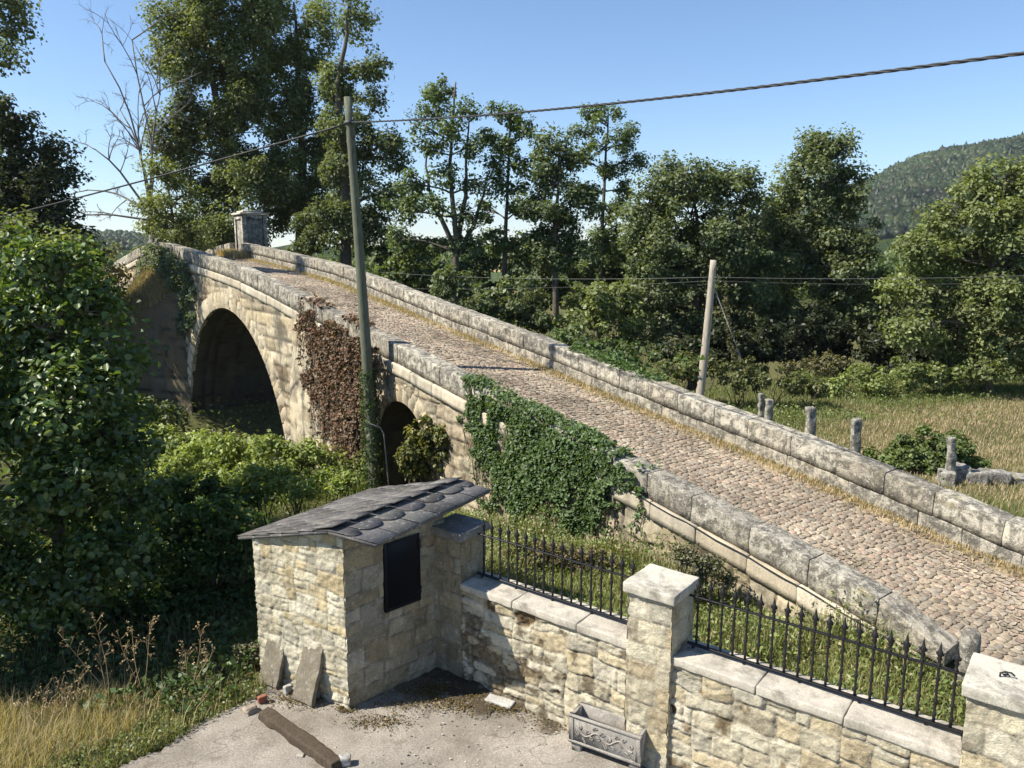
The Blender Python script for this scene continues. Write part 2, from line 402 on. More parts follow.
def rough_slab(mb, o, a, b, c, cell=.04, amp=.006, rnd=.02, col=(.5, .46, .38), seed=0):
    """a worn stone block: corner o, edge vectors a, b, c; edges rounded, faces uneven"""
    o, a, b, c = [np.asarray(v, float) for v in (o, a, b, c)]
    L = [np.linalg.norm(v) for v in (a, b, c)]; D = [v / l for v, l in zip((a, b, c), L)]
    ctr = o + (a + b + c) / 2
    def lin(l):
        n = max(2, int(l / cell) + 1); x = np.linspace(-l / 2, l / 2, n)
        x = np.sort(np.concatenate([x, [-l / 2 + rnd * .4, -l / 2 + rnd, l / 2 - rnd, l / 2 - rnd * .4]])) if l > 2.5 * rnd else x
        return x
    for ax in range(3):
        i, j = [q for q in range(3) if q != ax]
        p, q = np.meshgrid(lin(L[i]), lin(L[j]), indexing='ij')
        for sg in (-1, 1):
            loc = np.zeros(p.shape + (3,)); loc[..., i] = p; loc[..., j] = q; loc[..., ax] = sg * L[ax] / 2
            hl = np.array(L) / 2; inner = np.maximum(hl - rnd, hl * .3); cl = np.clip(loc, -inner, inner)
            dl = loc - cl; nn = np.linalg.norm(dl, axis=-1)[..., None] + 1e-9
            loc = cl + dl / nn * np.minimum(nn, (hl - inner).min() if False else rnd)
            W = ctr + loc[..., 0, None] * D[0] + loc[..., 1, None] * D[1] + loc[..., 2, None] * D[2]
            dsp = np.stack([fbm(W * 7, seed + k, 3) for k in range(3)], -1) * amp
            flip = (sg < 0) ^ (ax == 1)
            if np.dot(np.cross(D[0], D[1]), D[2]) < 0: flip = not flip
            mb.grid(W + dsp, col, flip=flip)

# ------------------------------------------------------------------ the bridge
crs = lambda t: top_z(t) - .49          # top of the pale string course
crb = lambda t: top_z(t) - .74          # its underside
BIG = (17.3, -2.35, 5.42); SML = (5.2, .62, 1.15)
bridge = thing('stone_bridge', bp(10, -BW / 2, -1.0), 'old humpback stone bridge with a cobbled roadway and two round arches', 'bridge')
def in_arch(t, z, grow=0.0):
    r = np.zeros(np.shape(t), bool)
    for (ct, cz, R) in (BIG, SML):
        r |= (((t - ct) ** 2 + (z - cz) ** 2 < (R + grow) ** 2) & (z > cz)) | ((np.abs(t - ct) < R + grow) & (z <= cz))
    return r
pal_b = [(.50, .42, .29), (.44, .38, .27), (.55, .47, .33), (.40, .33, .23), (.47, .385, .25)]
T0, T1, Zb = -6.2, 54.0, -3.2
mb = MB()
def fmap(side, ta=T0, za=Zb):
    return lambda u, v, h: bp(ta + u, h if side > 0 else -BW - h, za + v)
def fmask(ta, za):
    def f(um, vm):
        t = ta + um; z = za + vm
        return (z < crb(t) + .12) & ~in_arch(t, z, .10) & (z > ground_z(*np.moveaxis(bp(t, .1, 0)[..., :2], -1, 0)) - .5)
    return f
def fmask2(um, vm):
    t = T0 + um; z = Zb + vm
    return (z < crb(t) + .12) & ~in_arch(t, z, .10)
def stain_s(u, v):
    n = fbm(np.stack([u * 1.3, v * 1.7, 0 * u + 5], -1), 91, 5); k = sstep(.3, .75, n + .2 * vnoise(np.stack([u * 9, v * 9, 0 * u], -1), 92))
    return 1 - k[..., None] * np.array([.58, .62, .66])
masonry(mb, 15.0, 4.6, .036, fmap(1, T0, -1.0), 'rubble', .62, .33, .03, .03, .05, 3, pal_b, (.20, .165, .115), fmask(T0, -1.0), .014, stain=stain_s)
masonry(mb, 25.2, 8.6, .065, fmap(1, T0 + 14.96, Zb), 'ashlar', .75, .36, .05, .035, .03, 13, pal_b, (.17, .14, .10), fmask(T0 + 14.96, Zb), .016, stain=stain_s)
masonry(mb, 60, 8.6, .2, fmap(-1), 'ashlar', .75, .36, .04, .04, .03, 4, pal_b, (.28, .24, .18), fmask2, .014, flip=True)
mb2 = MB()
masonry(mb2, 20.2, 8.6, .2, lambda u, v, h: bp(33.8 + u, h, Zb + v), 'ashlar', .75, .36, .04, .04, .03, 5, pal_b, (.28, .24, .18), lambda um, vm: (Zb + vm < crb(33.8 + um) + .12), .014)
mb.V += mb2.V; mb.C += mb2.C; mb.F += [f + mb.n for f in mb2.F]; mb.n += mb2.n
mb.build('spandrel_wall', M_ashlar, bridge, smooth=True)
# vaults
mb = MB()
for k, (ct, cz, R) in enumerate((BIG, SML)):
    low = 1.2
    arc = math.pi * R + 2 * low
    def vmap(u, v, h, ct=ct, cz=cz, R=R):
        s = u - low; a = np.clip(s / R, 0, math.pi); ex = np.where(s < 0, -s, np.where(s > math.pi * R, s - math.pi * R, 0))
        r = R - h
        return bp(ct + np.cos(a) * r, -.02 - v * (BW - .04) / BW, cz + np.sin(a) * r - ex)
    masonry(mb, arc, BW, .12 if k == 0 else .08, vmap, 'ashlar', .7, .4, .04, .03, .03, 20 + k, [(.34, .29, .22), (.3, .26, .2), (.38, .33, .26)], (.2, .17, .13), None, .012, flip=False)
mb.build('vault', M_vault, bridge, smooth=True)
# arch rings of voussoirs on both faces
for k, (ct, cz, R) in enumerate((BIG, SML)):
    n = 43 if k == 0 else 15; dep = .62 if k == 0 else .42
    for side in (1, -1):
        mb = MB()
        for i in range(n):
            a0 = math.pi * i / n + .003; a1 = math.pi * (i + 1) / n - .003
            a = np.linspace(a0, a1, 5); rr = np.linspace(R - .015, R + dep, 5); A, RR = np.meshgrid(a, rr, indexing='ij')
            c = np.array(pal_b[random.randrange(5)]) * random.uniform(.95, 1.2)
            ed = np.minimum(np.minimum(A - a0, a1 - A) * R, np.minimum(RR - rr[0], rr[-1] - RR)); pr = .055 * sstep(-.01, .05, ed) + random.uniform(0, .012)
            q = bp(ct + np.cos(A) * RR, (pr if side > 0 else -BW - pr), cz + np.sin(A) * RR)
            mb.grid(q, c, flip=(side < 0))
            for (aa, bb) in ((A[0], RR[0]), (A[-1], RR[-1]), (A[:, 0], RR[:, 0]), (A[:, -1], RR[:, -1])):
                o1 = bp(ct + np.cos(aa) * bb, .015 if side > 0 else -BW - .015, cz + np.sin(aa) * bb); o2 = bp(ct + np.cos(aa) * bb, -.12 if side > 0 else -BW + .12, cz + np.sin(aa) * bb)
                mb.grid(np.stack([o1, o2]), c)
        mb.build('arch_ring', M_course, bridge, smooth=False)
# string course and parapets: blocks laid along the slope
def blocks(mb, s0, s1, zlo, zhi, ta, tb, lmin, lmax, seed, pal, amp=.012, rnd=.03, gap=.012, tilt=.01, cell=.1):
    r = random.Random(seed); t = ta
    while t < tb - .2:
        L = r.uniform(lmin, lmax); e = min(t + L, tb)
        n = max(4, int((e - t) / cell)); ts = np.linspace(t + gap / 2, e - gap / 2, n)
        ts = np.sort(np.concatenate([ts, [ts[0] + rnd * .35, ts[0] + rnd, ts[-1] - rnd, ts[-1] - rnd * .35]]))
        fr = np.minimum(ts - ts[0], ts[-1] - ts)
        dz = r.uniform(-tilt, tilt); ds = r.uniform(-tilt, tilt); c = np.array(r.choice(pal)) * r.uniform(.85, 1.15)
        w = s1 - s0
        rows = []
        for i, tt in enumerate(ts):
            lo, hi = float(zlo(tt)), float(zhi(tt)); H_ = hi - lo
            sh = .45 * rnd * (1 - sstep(0, rnd, fr[i])); q = rnd
            sec = np.array([(0, 0), (w * .5, 0), (w, 0), (w, H_ * .35), (w, H_ * .7), (w, H_ - q), (w - .08 * q, H_ - .55 * q), (w - .3 * q, H_ - .3 * q), (w - .55 * q, H_ - .08 * q), (w - q, H_), (w * .5, H_), (q, H_), (.55 * q, H_ - .08 * q), (.3 * q, H_ - .3 * q), (.08 * q, H_ - .55 * q), (0, H_ - q), (0, H_ * .7), (0, H_ * .35)])
            sec[:, 0] = w / 2 + (sec[:, 0] - w / 2) * (1 - 2 * sh / w); sec[:, 1] = sec[:, 1] * (1 - sh / H_)
            rows.append(bp(np.full(len(sec), tt), s0 + sec[:, 0] + ds, lo + sec[:, 1] + dz))
        P = np.stack(rows); P = np.concatenate([P, P[:, :1]], 1)
        P = P + amp * np.stack([fbm(P * 5, seed + k, 3) for k in range(3)], -1)
        mb.grid(P, c, flip=True)
        k = len(sec)
        for row, fl in ((P[0, :-1], False), (P[-1, :-1], True)):
            mb.add(row, np.array([list(range(k))[::-1] if fl else list(range(k))]), c)
        t = e
pal_p = [(.50, .455, .365), (.44, .40, .325), (.55, .50, .40), (.48, .425, .33)]
pal_c = [(.55, .48, .36), (.50, .44, .34), (.58, .52, .40), (.48, .41, .30)]
mb = MB()
blocks(mb, -.25, .07, lambda t: crb(t), lambda t: crs(t) - .006, -6.0, 54, .7, 1.3, 31, pal_c, .008, .025)
mb.build('string_course', M_course, bridge, smooth=False)
mb = MB()
blocks(mb, -BW - .07, -BW + .2, lambda t: crb(t), lambda t: crs(t) - .006, -6.0, 54, .7, 1.3, 32, pal_c, .008, .025, cell=.2)
mb.build('string_course', M_course, bridge, smooth=False)
ptop = lambda t: np.where(np.asarray(t) < 25.9, top_z(t) - .043 * (5 - top_z(t)), top_z(t)) - .16 * (1 - sstep(-6.3, -5.4, t))
mb = MB()
blocks(mb, -.34, .02, lambda t: crs(t), lambda t: ptop(t), -6.2, 25.95, .6, .95, 41, pal_p, .010, .02)
blocks(mb, -.34, .02, lambda t: crs(t), lambda t: ptop(t), 26.35, 54, .7, 1.1, 42, pal_p, .01, .03, cell=.2)
blocks(mb, -.36, .05, lambda t: crs(t), lambda t: ptop(t) + .12, 25.95, 26.35, .38, .4, 43, pal_p, .012, .05)
mb.build('parapet', M_parapet, bridge, smooth=True)
for (a, b, sd) in ((-9.5, 25.42, 51), (26.75, 54, 52)):
    mb = MB()
    blocks(mb, -BW - .02, -BW + .36, lambda t: road_z(t) - .12, lambda t: np.maximum(top_z(t), road_z(t) + .55) - .36, a, b, .6, 1.1, sd, [tuple(np.array(p) * .95) for p in pal_p], .010, .018, tilt=.006)
    blocks(mb, -BW - .03, -BW + .362, lambda t: np.maximum(top_z(t), road_z(t) + .55) - .355, lambda t: np.maximum(top_z(t), road_z(t) + .55), a, b, .65, 1.0, sd + 10, pal_p, .010, .02)
    mb.build('parapet', M_parapet, bridge, smooth=True)
# cobbled roadway: every cobble a low worn dome in sandy bedding
mb = MB()
ts = np.arange(-14, 54.1, .25); ss = np.linspace(-BW + .30, -.30, 14)
tg, sg_ = np.meshgrid(ts, ss, indexing='ij'); wid = np.where(tg < -6.2, 1.0, 0.0)
sgx = sg_ + wid * np.where(sg_ > -1.0, .9 * np.clip((-6.2 - tg) / 3, 0, 1), 0)
zc = road_z(tg) - .012
bedc = np.array([.34, .275, .19]) * (1 + .25 * fbm(np.stack([tg * 1.5, sgx * 1.5, 0 * tg], -1), 4, 3))[..., None]
edge = np.clip(1 - np.minimum(sg_ + BW - .3, -.30 - sg_) / .4, 0, 1)[..., None]
bedc = bedc * (1 - edge * .8) + np.array([.40, .29, .12]) * edge * .8
mb.grid(bp(tg, sgx, zc), bedc, flip=True)
cobV = []; cobC = []; r = np.random.default_rng(77)
t = -12.0
while t < 30:
    dt = r.uniform(.072, .108) * (1 if t < 12 else 1.25); s = -BW + .42 + r.uniform(0, .15); smax = -.38 + (.9 * min(1, max(0, (-6.2 - t) / 3)))
    while s < smax:
        ds = r.uniform(.07, .15); edgep = min(s + BW - .42, smax - s)
        if not (edgep < .25 and r.random() < .45): cobV.append((t + r.uniform(-.025, .025), s + ds / 2, dt * r.uniform(.84, 1.08), ds * r.uniform(.84, 1.03)))
        s += ds
    t += dt * .97
cob = np.array(cobV); n = len(cob); ang = np.arange(9) * 2 * math.pi / 9
rad = 1 + r.uniform(-.26, .2, (n, 9))
ca, sa = np.cos(ang), np.sin(ang)
sq = 1 / np.maximum(np.abs(ca), np.abs(sa)) ** .55
hgt = r.uniform(.004, .009, n) - .010 * sstep(.1, .5, fbm(np.stack([cob[:, 0] * .9, cob[:, 1] * 1.6, 0 * cob[:, 0]], -1), 61, 3)); tl = r.uniform(-.004, .004, (n, 2))
rings = []
for f, hf in ((1.02, -.8), (.9, .8), (.5, 1.0)):
    tt = cob[:, None, 0] + ca * sq * rad * f * cob[:, None, 2] / 2; s2 = cob[:, None, 1] + sa * sq * rad * f * cob[:, None, 3] / 2
    rings.append(bp(tt, s2, road_z(tt) + hf * hgt[:, None] + tl[:, :1] * ca * f + tl[:, 1:] * sa * f))
V = np.stack(rings, 1)       # n,3,9,3
idx = np.arange(n * 27).reshape(n, 3, 9)
q = np.stack([idx[:, :-1, :], np.roll(idx[:, :-1, :], -1, 2), np.roll(idx[:, 1:, :], -1, 2), idx[:, 1:, :]], -1).reshape(-1, 4)[:, ::-1]
pc = np.array([(.235, .19, .14), (.265, .21, .15), (.30, .25, .185), (.205, .165, .12), (.265, .195, .145), (.25, .215, .165)])
cc = pc[r.integers(0, 6, n)] * r.uniform(.85, 1.42, (n, 1)) * (1 + .22 * fbm(np.stack([cob[:, 0] * .5, cob[:, 1] * 1.5, 0 * cob[:, 0]], -1), 62, 3))[:, None]; cc = np.repeat(cc, 27, 0)
mb.add(V.reshape(-1, 3), q, cc); mb.F.append(idx[:, 2, ::-1] + mb.n - n * 27)
mb.build('cobbled_roadway', M_cobble, bridge, smooth=True)
# cutwater beside the big arch, with its sloping cap, and the buttress between the arches
def prism_faces(mb, a, b, apex, z0, ztop_fn, seed, cell=.12):
    for (p, q, k) in ((a, apex, 0), (apex, b, 1)):
        p = np.array(p, float); q = np.array(q, float); L = np.linalg.norm(q - p); d = (q - p) / L; nrm = np.array([d[1], -d[0], 0])
        if nrm @ NN < 0: nrm = -nrm
        H = 8.0
        masonry(mb, L, H, cell, plane_map([p[0], p[1], z0], [d[0], d[1], 0], [0, 0, 1], nrm), 'ashlar', .7, .36, .03, .03, .03, seed + k, [tuple(np.array(c) * np.array([.30, .27, .235])) for c in pal_b], (.06, .052, .042),  # stone colour cut well down for painted shade as well as black lichen
                lambda um, vm: z0 + vm < ztop_fn(um / L if k == 0 else 1 - um / L), .012)
mb = MB()
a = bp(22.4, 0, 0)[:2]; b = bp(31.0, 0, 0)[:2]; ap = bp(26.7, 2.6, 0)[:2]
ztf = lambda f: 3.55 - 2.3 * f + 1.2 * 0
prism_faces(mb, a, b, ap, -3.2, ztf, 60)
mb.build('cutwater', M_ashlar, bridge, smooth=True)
mb = MB()
apex_top = bp(26.7, .03, 4.35); A_ = np.array([a[0], a[1], 3.55]); B_ = np.array([b[0], b[1], 3.3]); C_ = np.array([ap[0], ap[1], 1.2])
for tri in ((A_, C_, apex_top), (C_, B_, apex_top)):
    g1, g2 = np.meshgrid(np.linspace(0, 1, 24), np.linspace(0, 1, 24), indexing='ij')
    e = tri[0] + g1[..., None] * (tri[1] - tri[0]); P = e + g2[..., None] * (tri[2] - e)
    P = P + np.array([0, 0, 1]) * (.06 * fbm(P * 2.5, 5, 3) - .02)[..., None]
    mb.grid(P, np.array([.2, .16, .09]))
mb.build('cutwater_cap', M_cobble, bridge, smooth=True)
mb = MB()
bz = float(crb(9.4)) + .05
masonry(mb, 3.3, 6.5, .08, lambda u, v, h: bp(11.0 - u, .25 + h - .18 * sstep(3.6, 6.0, v), -3 + v), 'ashlar', .7, .36, .03, .03, .03, 70, pal_b, (.28, .24, .18), lambda um, vm: -3 + vm < crb(11.0 - um) + .05, .012, flip=True)
for tt, fl in ((11.0, True), (7.7, False)):
    masonry(mb, .5, 6.5, .08, lambda u, v, h: bp(tt + (h if fl else -h), u * .5 * (1 - .7 * sstep(3.6, 6.0, v)), -3 + v), 'ashlar', .5, .36, .03, .02, .02, 72, pal_b, (.28, .24, .18), lambda um, vm: -3 + vm < crb(tt) + .05, .01, flip=fl)
mb.build('buttress', M_ashlar, bridge, smooth=True)

# wayside shrine on the crest
shr = thing('wayside_shrine', bp(26.07, -BW + .02 - .5, 4.8), 'square stone wayside shrine with a niche on the bridge crest', 'shrine')
mb = MB()
sA, sB, so, si = 25.5, 26.65, -BW - .95, -BW + .16
zb, zt = 4.4, 6.52
cs = (.54, .505, .43)
def bbox(mb, t0, t1, s0, s1, z0, z1, c, bev=.02):
    mb.box(bp((t0 + t1) / 2, (s0 + s1) / 2, (z0 + z1) / 2), U * (t1 - t0) / 2, NN * (s1 - s0) / 2, np.array([0, 0, (z1 - z0) / 2]), c, bev)
bbox(mb, sA + .045, sB - .045, so + .045, si - .06, zb, zt - .05, (.30, .285, .25))                     # core behind the panels
for (t0, t1) in ((sA, sA + .2), (sB - .2, sB)):
    for (s0, s1) in ((so, so + .2), (si - .2, si)): bbox(mb, t0, t1, s0, s1, zb, zt, cs)
bbox(mb, sA + .003, sB - .003, so + .003, si - .003, zb, 4.98, cs)
bbox(mb, sA + .2, sB - .2, si - .2, si - .003, zt - .2, zt - .003, cs); bbox(mb, sA + .003, sA + .2, so + .2, si - .2, zt - .2, zt - .003, cs)
mb.build('shrine_body', M_parapet, shr)
mb = MB(); bbox(mb, sA - .08, sB + .08, so - .08, si + .08, zt, zt + .11, cs, .03); bbox(mb, sA + .1, sB - .1, so + .1, si - .1, zt + .108, zt + .2, cs, .04)
mb.build('shrine_cap', M_coping, shr)

# round stone post where the parapet ends
mb = MB(); b0 = bp(-6.42, .02, 0); gz = .45
mb.lathe([b0[0], b0[1], gz], [(.10, 0), (.098, .3), (.092, .72), (.085, .80), (.07, .83), (.02, .84)], 16, (.36, .33, .28))
tag(mb.build('stone_bollard', M_parapet, base=[b0[0], b0[1], gz], smooth=True), 'round lichened stone post standing where the parapet meets the road', 'bollard')

# ------------------------------------------------------------------ garden wall, pillars, railings
pal_w = [(.50, .43, .295), (.455, .385, .26), (.545, .475, .335), (.44, .35, .215), (.49, .43, .315), (.515, .42, .26)]
mort = (.48, .41, .295)
ZW = 1.15
def wp(s, d=0.0, z=0.0): return W0 + WD * s + WN * d + np.array([0, 0, z])
def wall_piece(s0, s1, seed, label, holes, stain=None):
    o = thing('garden_wall', wp((s0 + s1) / 2, .2, 0), label, 'wall')
    mb = MB(); L = s1 - s0
    masonry(mb, L, ZW + .03, .017, plane_map(wp(s0, 0, -.03), WD, [0, 0, 1], -WN), 'rubble', .36, .19, .016, .019, .045, seed, pal_w, mort, None, .007, flip=False, holes=holes, stain=stain)
    masonry(mb, L, ZW + .03, .04, plane_map(wp(s1, .36, -.03), -WD, [0, 0, 1], WN), 'rubble', .34, .19, .016, .026, .05, seed + 1, pal_w, mort, None, .008)
    mb.build('masonry', M_rubble, o, smooth=True)
    mb = MB(); s = s0 + .004; r = random.Random(seed); k = 0
    while s < s1 - .1:
        w = r.uniform(.62, .85); e = min(s + w, s1 - .004)
        if s1 - e < .3: e = s1 - .004
        rough_slab(mb, wp(s + .003, -.045, ZW + r.uniform(0, .008)), WD * (e - s - .006), WN * .45, [0, 0, .085], .035, .006, .014, np.array([.50, .46, .39]) * r.uniform(.9, 1.1), seed + k); s = e; k += 1
    mb.build('coping', M_coping, o, smooth=True)
    return o
SP0, SP1, PW = -1.62, 1.0, .46
def stain_shade_a(u, v):  # dirt blotches, spread wider low in the corner to deepen its shade
    n = fbm(np.stack([u * 7.0, v * 10, 0 * u + 3], -1), 77, 4); k = sstep(.12, .42, n + .8 * np.exp(-((u - .5) / .55) ** 2 - ((v - .42) / .3) ** 2) - .25 + .3 * sstep(.3, 0, v) * sstep(2.2, .8, u))
    return 1 - k[..., None] * np.array([.80, .84, .88]) * (.8 + .2 * vnoise(np.stack([u * 30, v * 30, 0 * u], -1), 5))[..., None]
def stain_b(u, v):
    n = fbm(np.stack([u * 5.5, v * 5.0, 0 * u + 5], -1), 78, 4); k = sstep(.72, .95, n + .35 * sstep(.5, 0, v) + .15 * fbm(np.stack([u * 1.5, v * 1.5, 0 * u], -1), 6, 2))
    return 1 - k[..., None] * np.array([.55, .62, .70])
wall_piece(-1.18, 1.02, 101, 'rubble garden wall with coping between the shed and the middle pillar', .14, stain_shade_a)
wall_piece(1.46, 3.86, 111, 'rubble garden wall with coping and rust stained stones at the lower right', .12, stain_b)
wall_piece(4.3, 6.5, 121, 'garden wall beyond the right hand pillar', .0)
def pillar(s0, s1, d0, d1, zt, seed, label, capcol, dark=1.0):
    o = thing('gate_pillar', wp((s0 + s1) / 2, (d0 + d1) / 2, 0), label, 'pillar', 'stone pillars of the garden wall')
    mb = MB(); W = s1 - s0; D = d1 - d0; H = zt - .1
    for (org, ud, nd, L) in ((wp(s0, d0, -.02), WD, -WN, W), (wp(s1, d0, -.02), WN, WD, D), (wp(s1, d1, -.02), -WD, WN, W), (wp(s0, d1, -.02), -WN, -WD, D)):
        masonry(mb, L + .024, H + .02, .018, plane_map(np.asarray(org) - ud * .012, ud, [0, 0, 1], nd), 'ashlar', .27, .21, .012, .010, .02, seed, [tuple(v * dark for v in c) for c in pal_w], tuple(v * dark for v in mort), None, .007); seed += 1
    mb.build('shaft', M_rubble, o, smooth=True)
    mb = MB(); ov = .05
    rough_slab(mb, wp(s0 - ov, d0 - ov, H), WD * (W + 2 * ov), WN * (D + 2 * ov), [0, 0, .1], .035, .004, .012, capcol, seed)
    mb.build('cap', M_coping, o, smooth=True)
pillar(-1.62, -1.18, -.02, .40, 1.84, 131, 'stone pillar in shade pressed against the slate roofed shed', (.22, .215, .205), .55)  # shaft colour darkened to deepen its shade as well as for black lichen
pillar(1.02, 1.46, -.06, .40, 1.87, 141, 'sunlit stone pillar with pale flat cap in the middle of the wall', (.56, .53, .45))
pillar(3.86, 4.32, -.06, .42, 1.86, 151, 'stone pillar at the right end of the iron railing', (.56, .53, .45))
# small iron hook on top of the right pillar
h0 = wp(4.02, .16, 1.865); mb = MB()
mb.tube([h0 + [0, 0, 0], h0 + [0, 0, .03], h0 + [.03, -.01, .045], h0 + [.07, -.02, .04], h0 + [.09, -.03, .02]], .007, 6, (.03, .03, .03))
for k in range(10):
    pass
mb.tube([h0 + [.05 + .02 * math.cos(a), .02 * math.sin(a) + .02, .012] for a in np.linspace(0, 6.28, 12)], .006, 5, (.03, .03, .03))
tag(mb.build('iron_hook', M_iron, base=h0), 'small rusty iron hook fixed on the right pillar cap', 'hook')

def railing(s0, s1, label):
    zc = ZW + .09; d = .24
    o = thing('iron_railing', wp((s0 + s1) / 2, d, zc), label, 'railing', 'wrought iron railings on the garden wall')
    ic = (.018, .017, .018)
    mb = MB(); mb.box(wp((s0 + s1) / 2, d, zc + .035), WD * (s1 - s0) / 2, WN * .016, [0, 0, .012], ic, .003)
    s = s0 + .06
    while s < s1:
        mb.box(wp(s, d, zc + .01), WD * .012, WN * .012, [0, 0, .018], ic, .002); s += .5
    mb.build('bottom_rail', M_iron, o)
    mb = MB(); mb.box(wp((s0 + s1) / 2, d, zc + .52), WD * (s1 - s0) / 2, WN * .014, [0, 0, .008], ic, .003); mb.build('top_rail', M_iron, o)
    n = int(round((s1 - s0 - .06) / .1185)); first = None
    prof = [(.011, .045), (.011, .10), (.019, .112), (.013, .125), (.010, .14), (.010, .21), (.016, .222), (.0175, .235), (.010, .25), (.0095, .40), (.015, .41), (.0165, .42), (.0095, .435), (.010, .51), (.0165, .535), (.0165, .545), (.011, .552), (.011, .575), (.020, .592), (.012, .607), (.022, .625), (.026, .637), (.013, .66), (.007, .70), (.001, .735)]
    for i in range(n):
        p = wp(s0 + .03 + (i + .5) * (s1 - s0 - .06) / n, d, zc)
        if first is None:
            mb = MB(); mb.lathe(p, [(r_ * 1.08, z_) for r_, z_ in prof], 8, ic)
            for sg in (-1, 1):       # the leaf points of the finial
                q = p + np.array([0, 0, .615]); mb.tube([q, q + WD * sg * .024 + [0, 0, .012], q + WD * sg * .03 + [0, 0, .034]], [.008, .007, .002], 5, ic)
            first = mb.build('baluster', M_iron, o, smooth=True); p0 = p
        else:
            c = first.copy(); col.objects.link(c); c.parent = o; c.location = [float(v) for v in (p - p0)]
railing(-1.14, .98, 'black wrought iron railing with spear tips left of the middle pillar')
railing(1.5, 3.82, 'black wrought iron railing with spear tips right of the middle pillar')

# ------------------------------------------------------------------ shed
SA = np.array([-1.79, 7.73, 0]); SR = np.array([.723, .69, 0]); SR /= np.linalg.norm(SR)
SC = np.array([-2.99, 8.48, 0]); SL = (SC - SA); LL = np.linalg.norm(SL); SL = SL / LL
SB = SA + SR * 1.32; SD = SC + SR * 1.55
LF = pz(238, 537, 1.68); RF = pz(328, 531, 2.10); EF = pz(375, 545, 2.04); ER = pz(490, 490, 2.13); RB = pz(459, 480, 2.20); LB = pz(372, 489, 1.78)
def zroof(x, y):
    def pl(a, b, c):
        n = np.cross(b - a, c - a); return a[2] - (n[0] * (x - a[0]) + n[1] * (y - a[1])) / n[2]
    return np.minimum(pl(LF, RF, RB), pl(RF, EF, ER)) - .045
def under(o, d): return lambda um, vm: o[2] + vm < zroof(o[0] + d[0] * um, o[1] + d[1] * um)
shed = thing('stone_shed', (SA + SC) / 2 + SR * .7, 'small cream stone shed with a slate roof and black metal hatch', 'shed')
mb = MB()
def outn(d, c0):
    n_ = np.array([d[1], -d[0], 0]); return n_ if n_ @ (c0 - (SA + SC + SB + SD) / 4) > 0 else -n_
mL = lambda u: np.interp(u, [0, LL], [1.6, 1.86])
masonry(mb, LL + .034, 2.25, .016, plane_map(SC + SL * .017 + [0, 0, -.03], -SL, [0, 0, 1], outn(SL, (SA + SC) / 2)), 'rubble', .30, .15, .014, .010, .035, 201, [(.55, .48, .335), (.505, .435, .295), (.59, .52, .375), (.53, .42, .24), (.54, .475, .345)], (.52, .455, .33), under(SC + SL * .017 + [0, 0, -.03], -SL), .0075)
dm0, dm1, dz0, dz1 = .50, .985, .99, 1.80
masonry(mb, 1.37, 2.35, .02, plane_map(SA - SR * .017 + [0, 0, -.03], SR, [0, 0, 1], outn(SR, SA + SR * .7)), 'rubble', .36, .22, .012, .012, .03, 205, [tuple(v * .66 for v in c) for c in pal_w], (.27, .23, .17), lambda um, vm: under(SA - SR * .017 + [0, 0, -.03], SR)(um, vm) & ~((um > dm0 + .01) & (um < dm1 - .01) & (vm - .03 > dz0 + .01) & (vm - .03 < dz1 - .01)), .006)  # shaded face: its stone and mortar colours are darkened to deepen the shade
for (p, q, zt) in ((SC, SD, 2.3), (SD, SB, 2.3)):
    d = (q - p); L = np.linalg.norm(d); d /= L
    masonry(mb, L, zt, .05, plane_map(p, d, [0, 0, 1], outn(d, (p + q) / 2)), 'rubble', .34, .19, .016, .02, .04, 208, pal_w, mort, under(p, d), .006, flip=True)
mb.build('wall', M_rubble, shed, smooth=True)
# hatch
nr = outn(SR, SA + SR * .7)
hatch = None
mb = MB(); cz = (dz0 + dz1) / 2; cm = (dm0 + dm1) / 2; ic = (.010, .010, .012)
P0 = SA + SR * cm + nr * .008 + [0, 0, cz]
mb.box(P0, SR * (dm1 - dm0) / 2, nr * .012, [0, 0, (dz1 - dz0) / 2], ic, .003)
M_hatch = mat_plain('painted_steel', rough=.55, spec=.35, nscale=15, nvar=.25, bump=.05)
hatch = mb.build('hatch', M_hatch, shed)
mb = MB()
for sg in (-1, 1):
    mb.box(P0 + SR * sg * ((dm1 - dm0) / 2 - .012) + nr * .012, SR * .016, nr * .008, [0, 0, (dz1 - dz0) / 2 + .004], (.014, .014, .015), .003)
    mb.box(P0 + np.array([0, 0, sg * ((dz1 - dz0) / 2 - .012)]) + nr * .0115, SR * ((dm1 - dm0) / 2 - .03), nr * .008, [0, 0, .016], (.014, .014, .015), .003)
for zz in (-.28, .28): mb.tube([P0 + SR * ((dm1 - dm0) / 2) + nr * .022 + [0, 0, zz - .04], P0 + SR * ((dm1 - dm0) / 2) + nr * .022 + [0, 0, zz + .04]], .011, 8, (.02, .02, .02))
mb.build('hatch_frame', M_hatch, hatch)
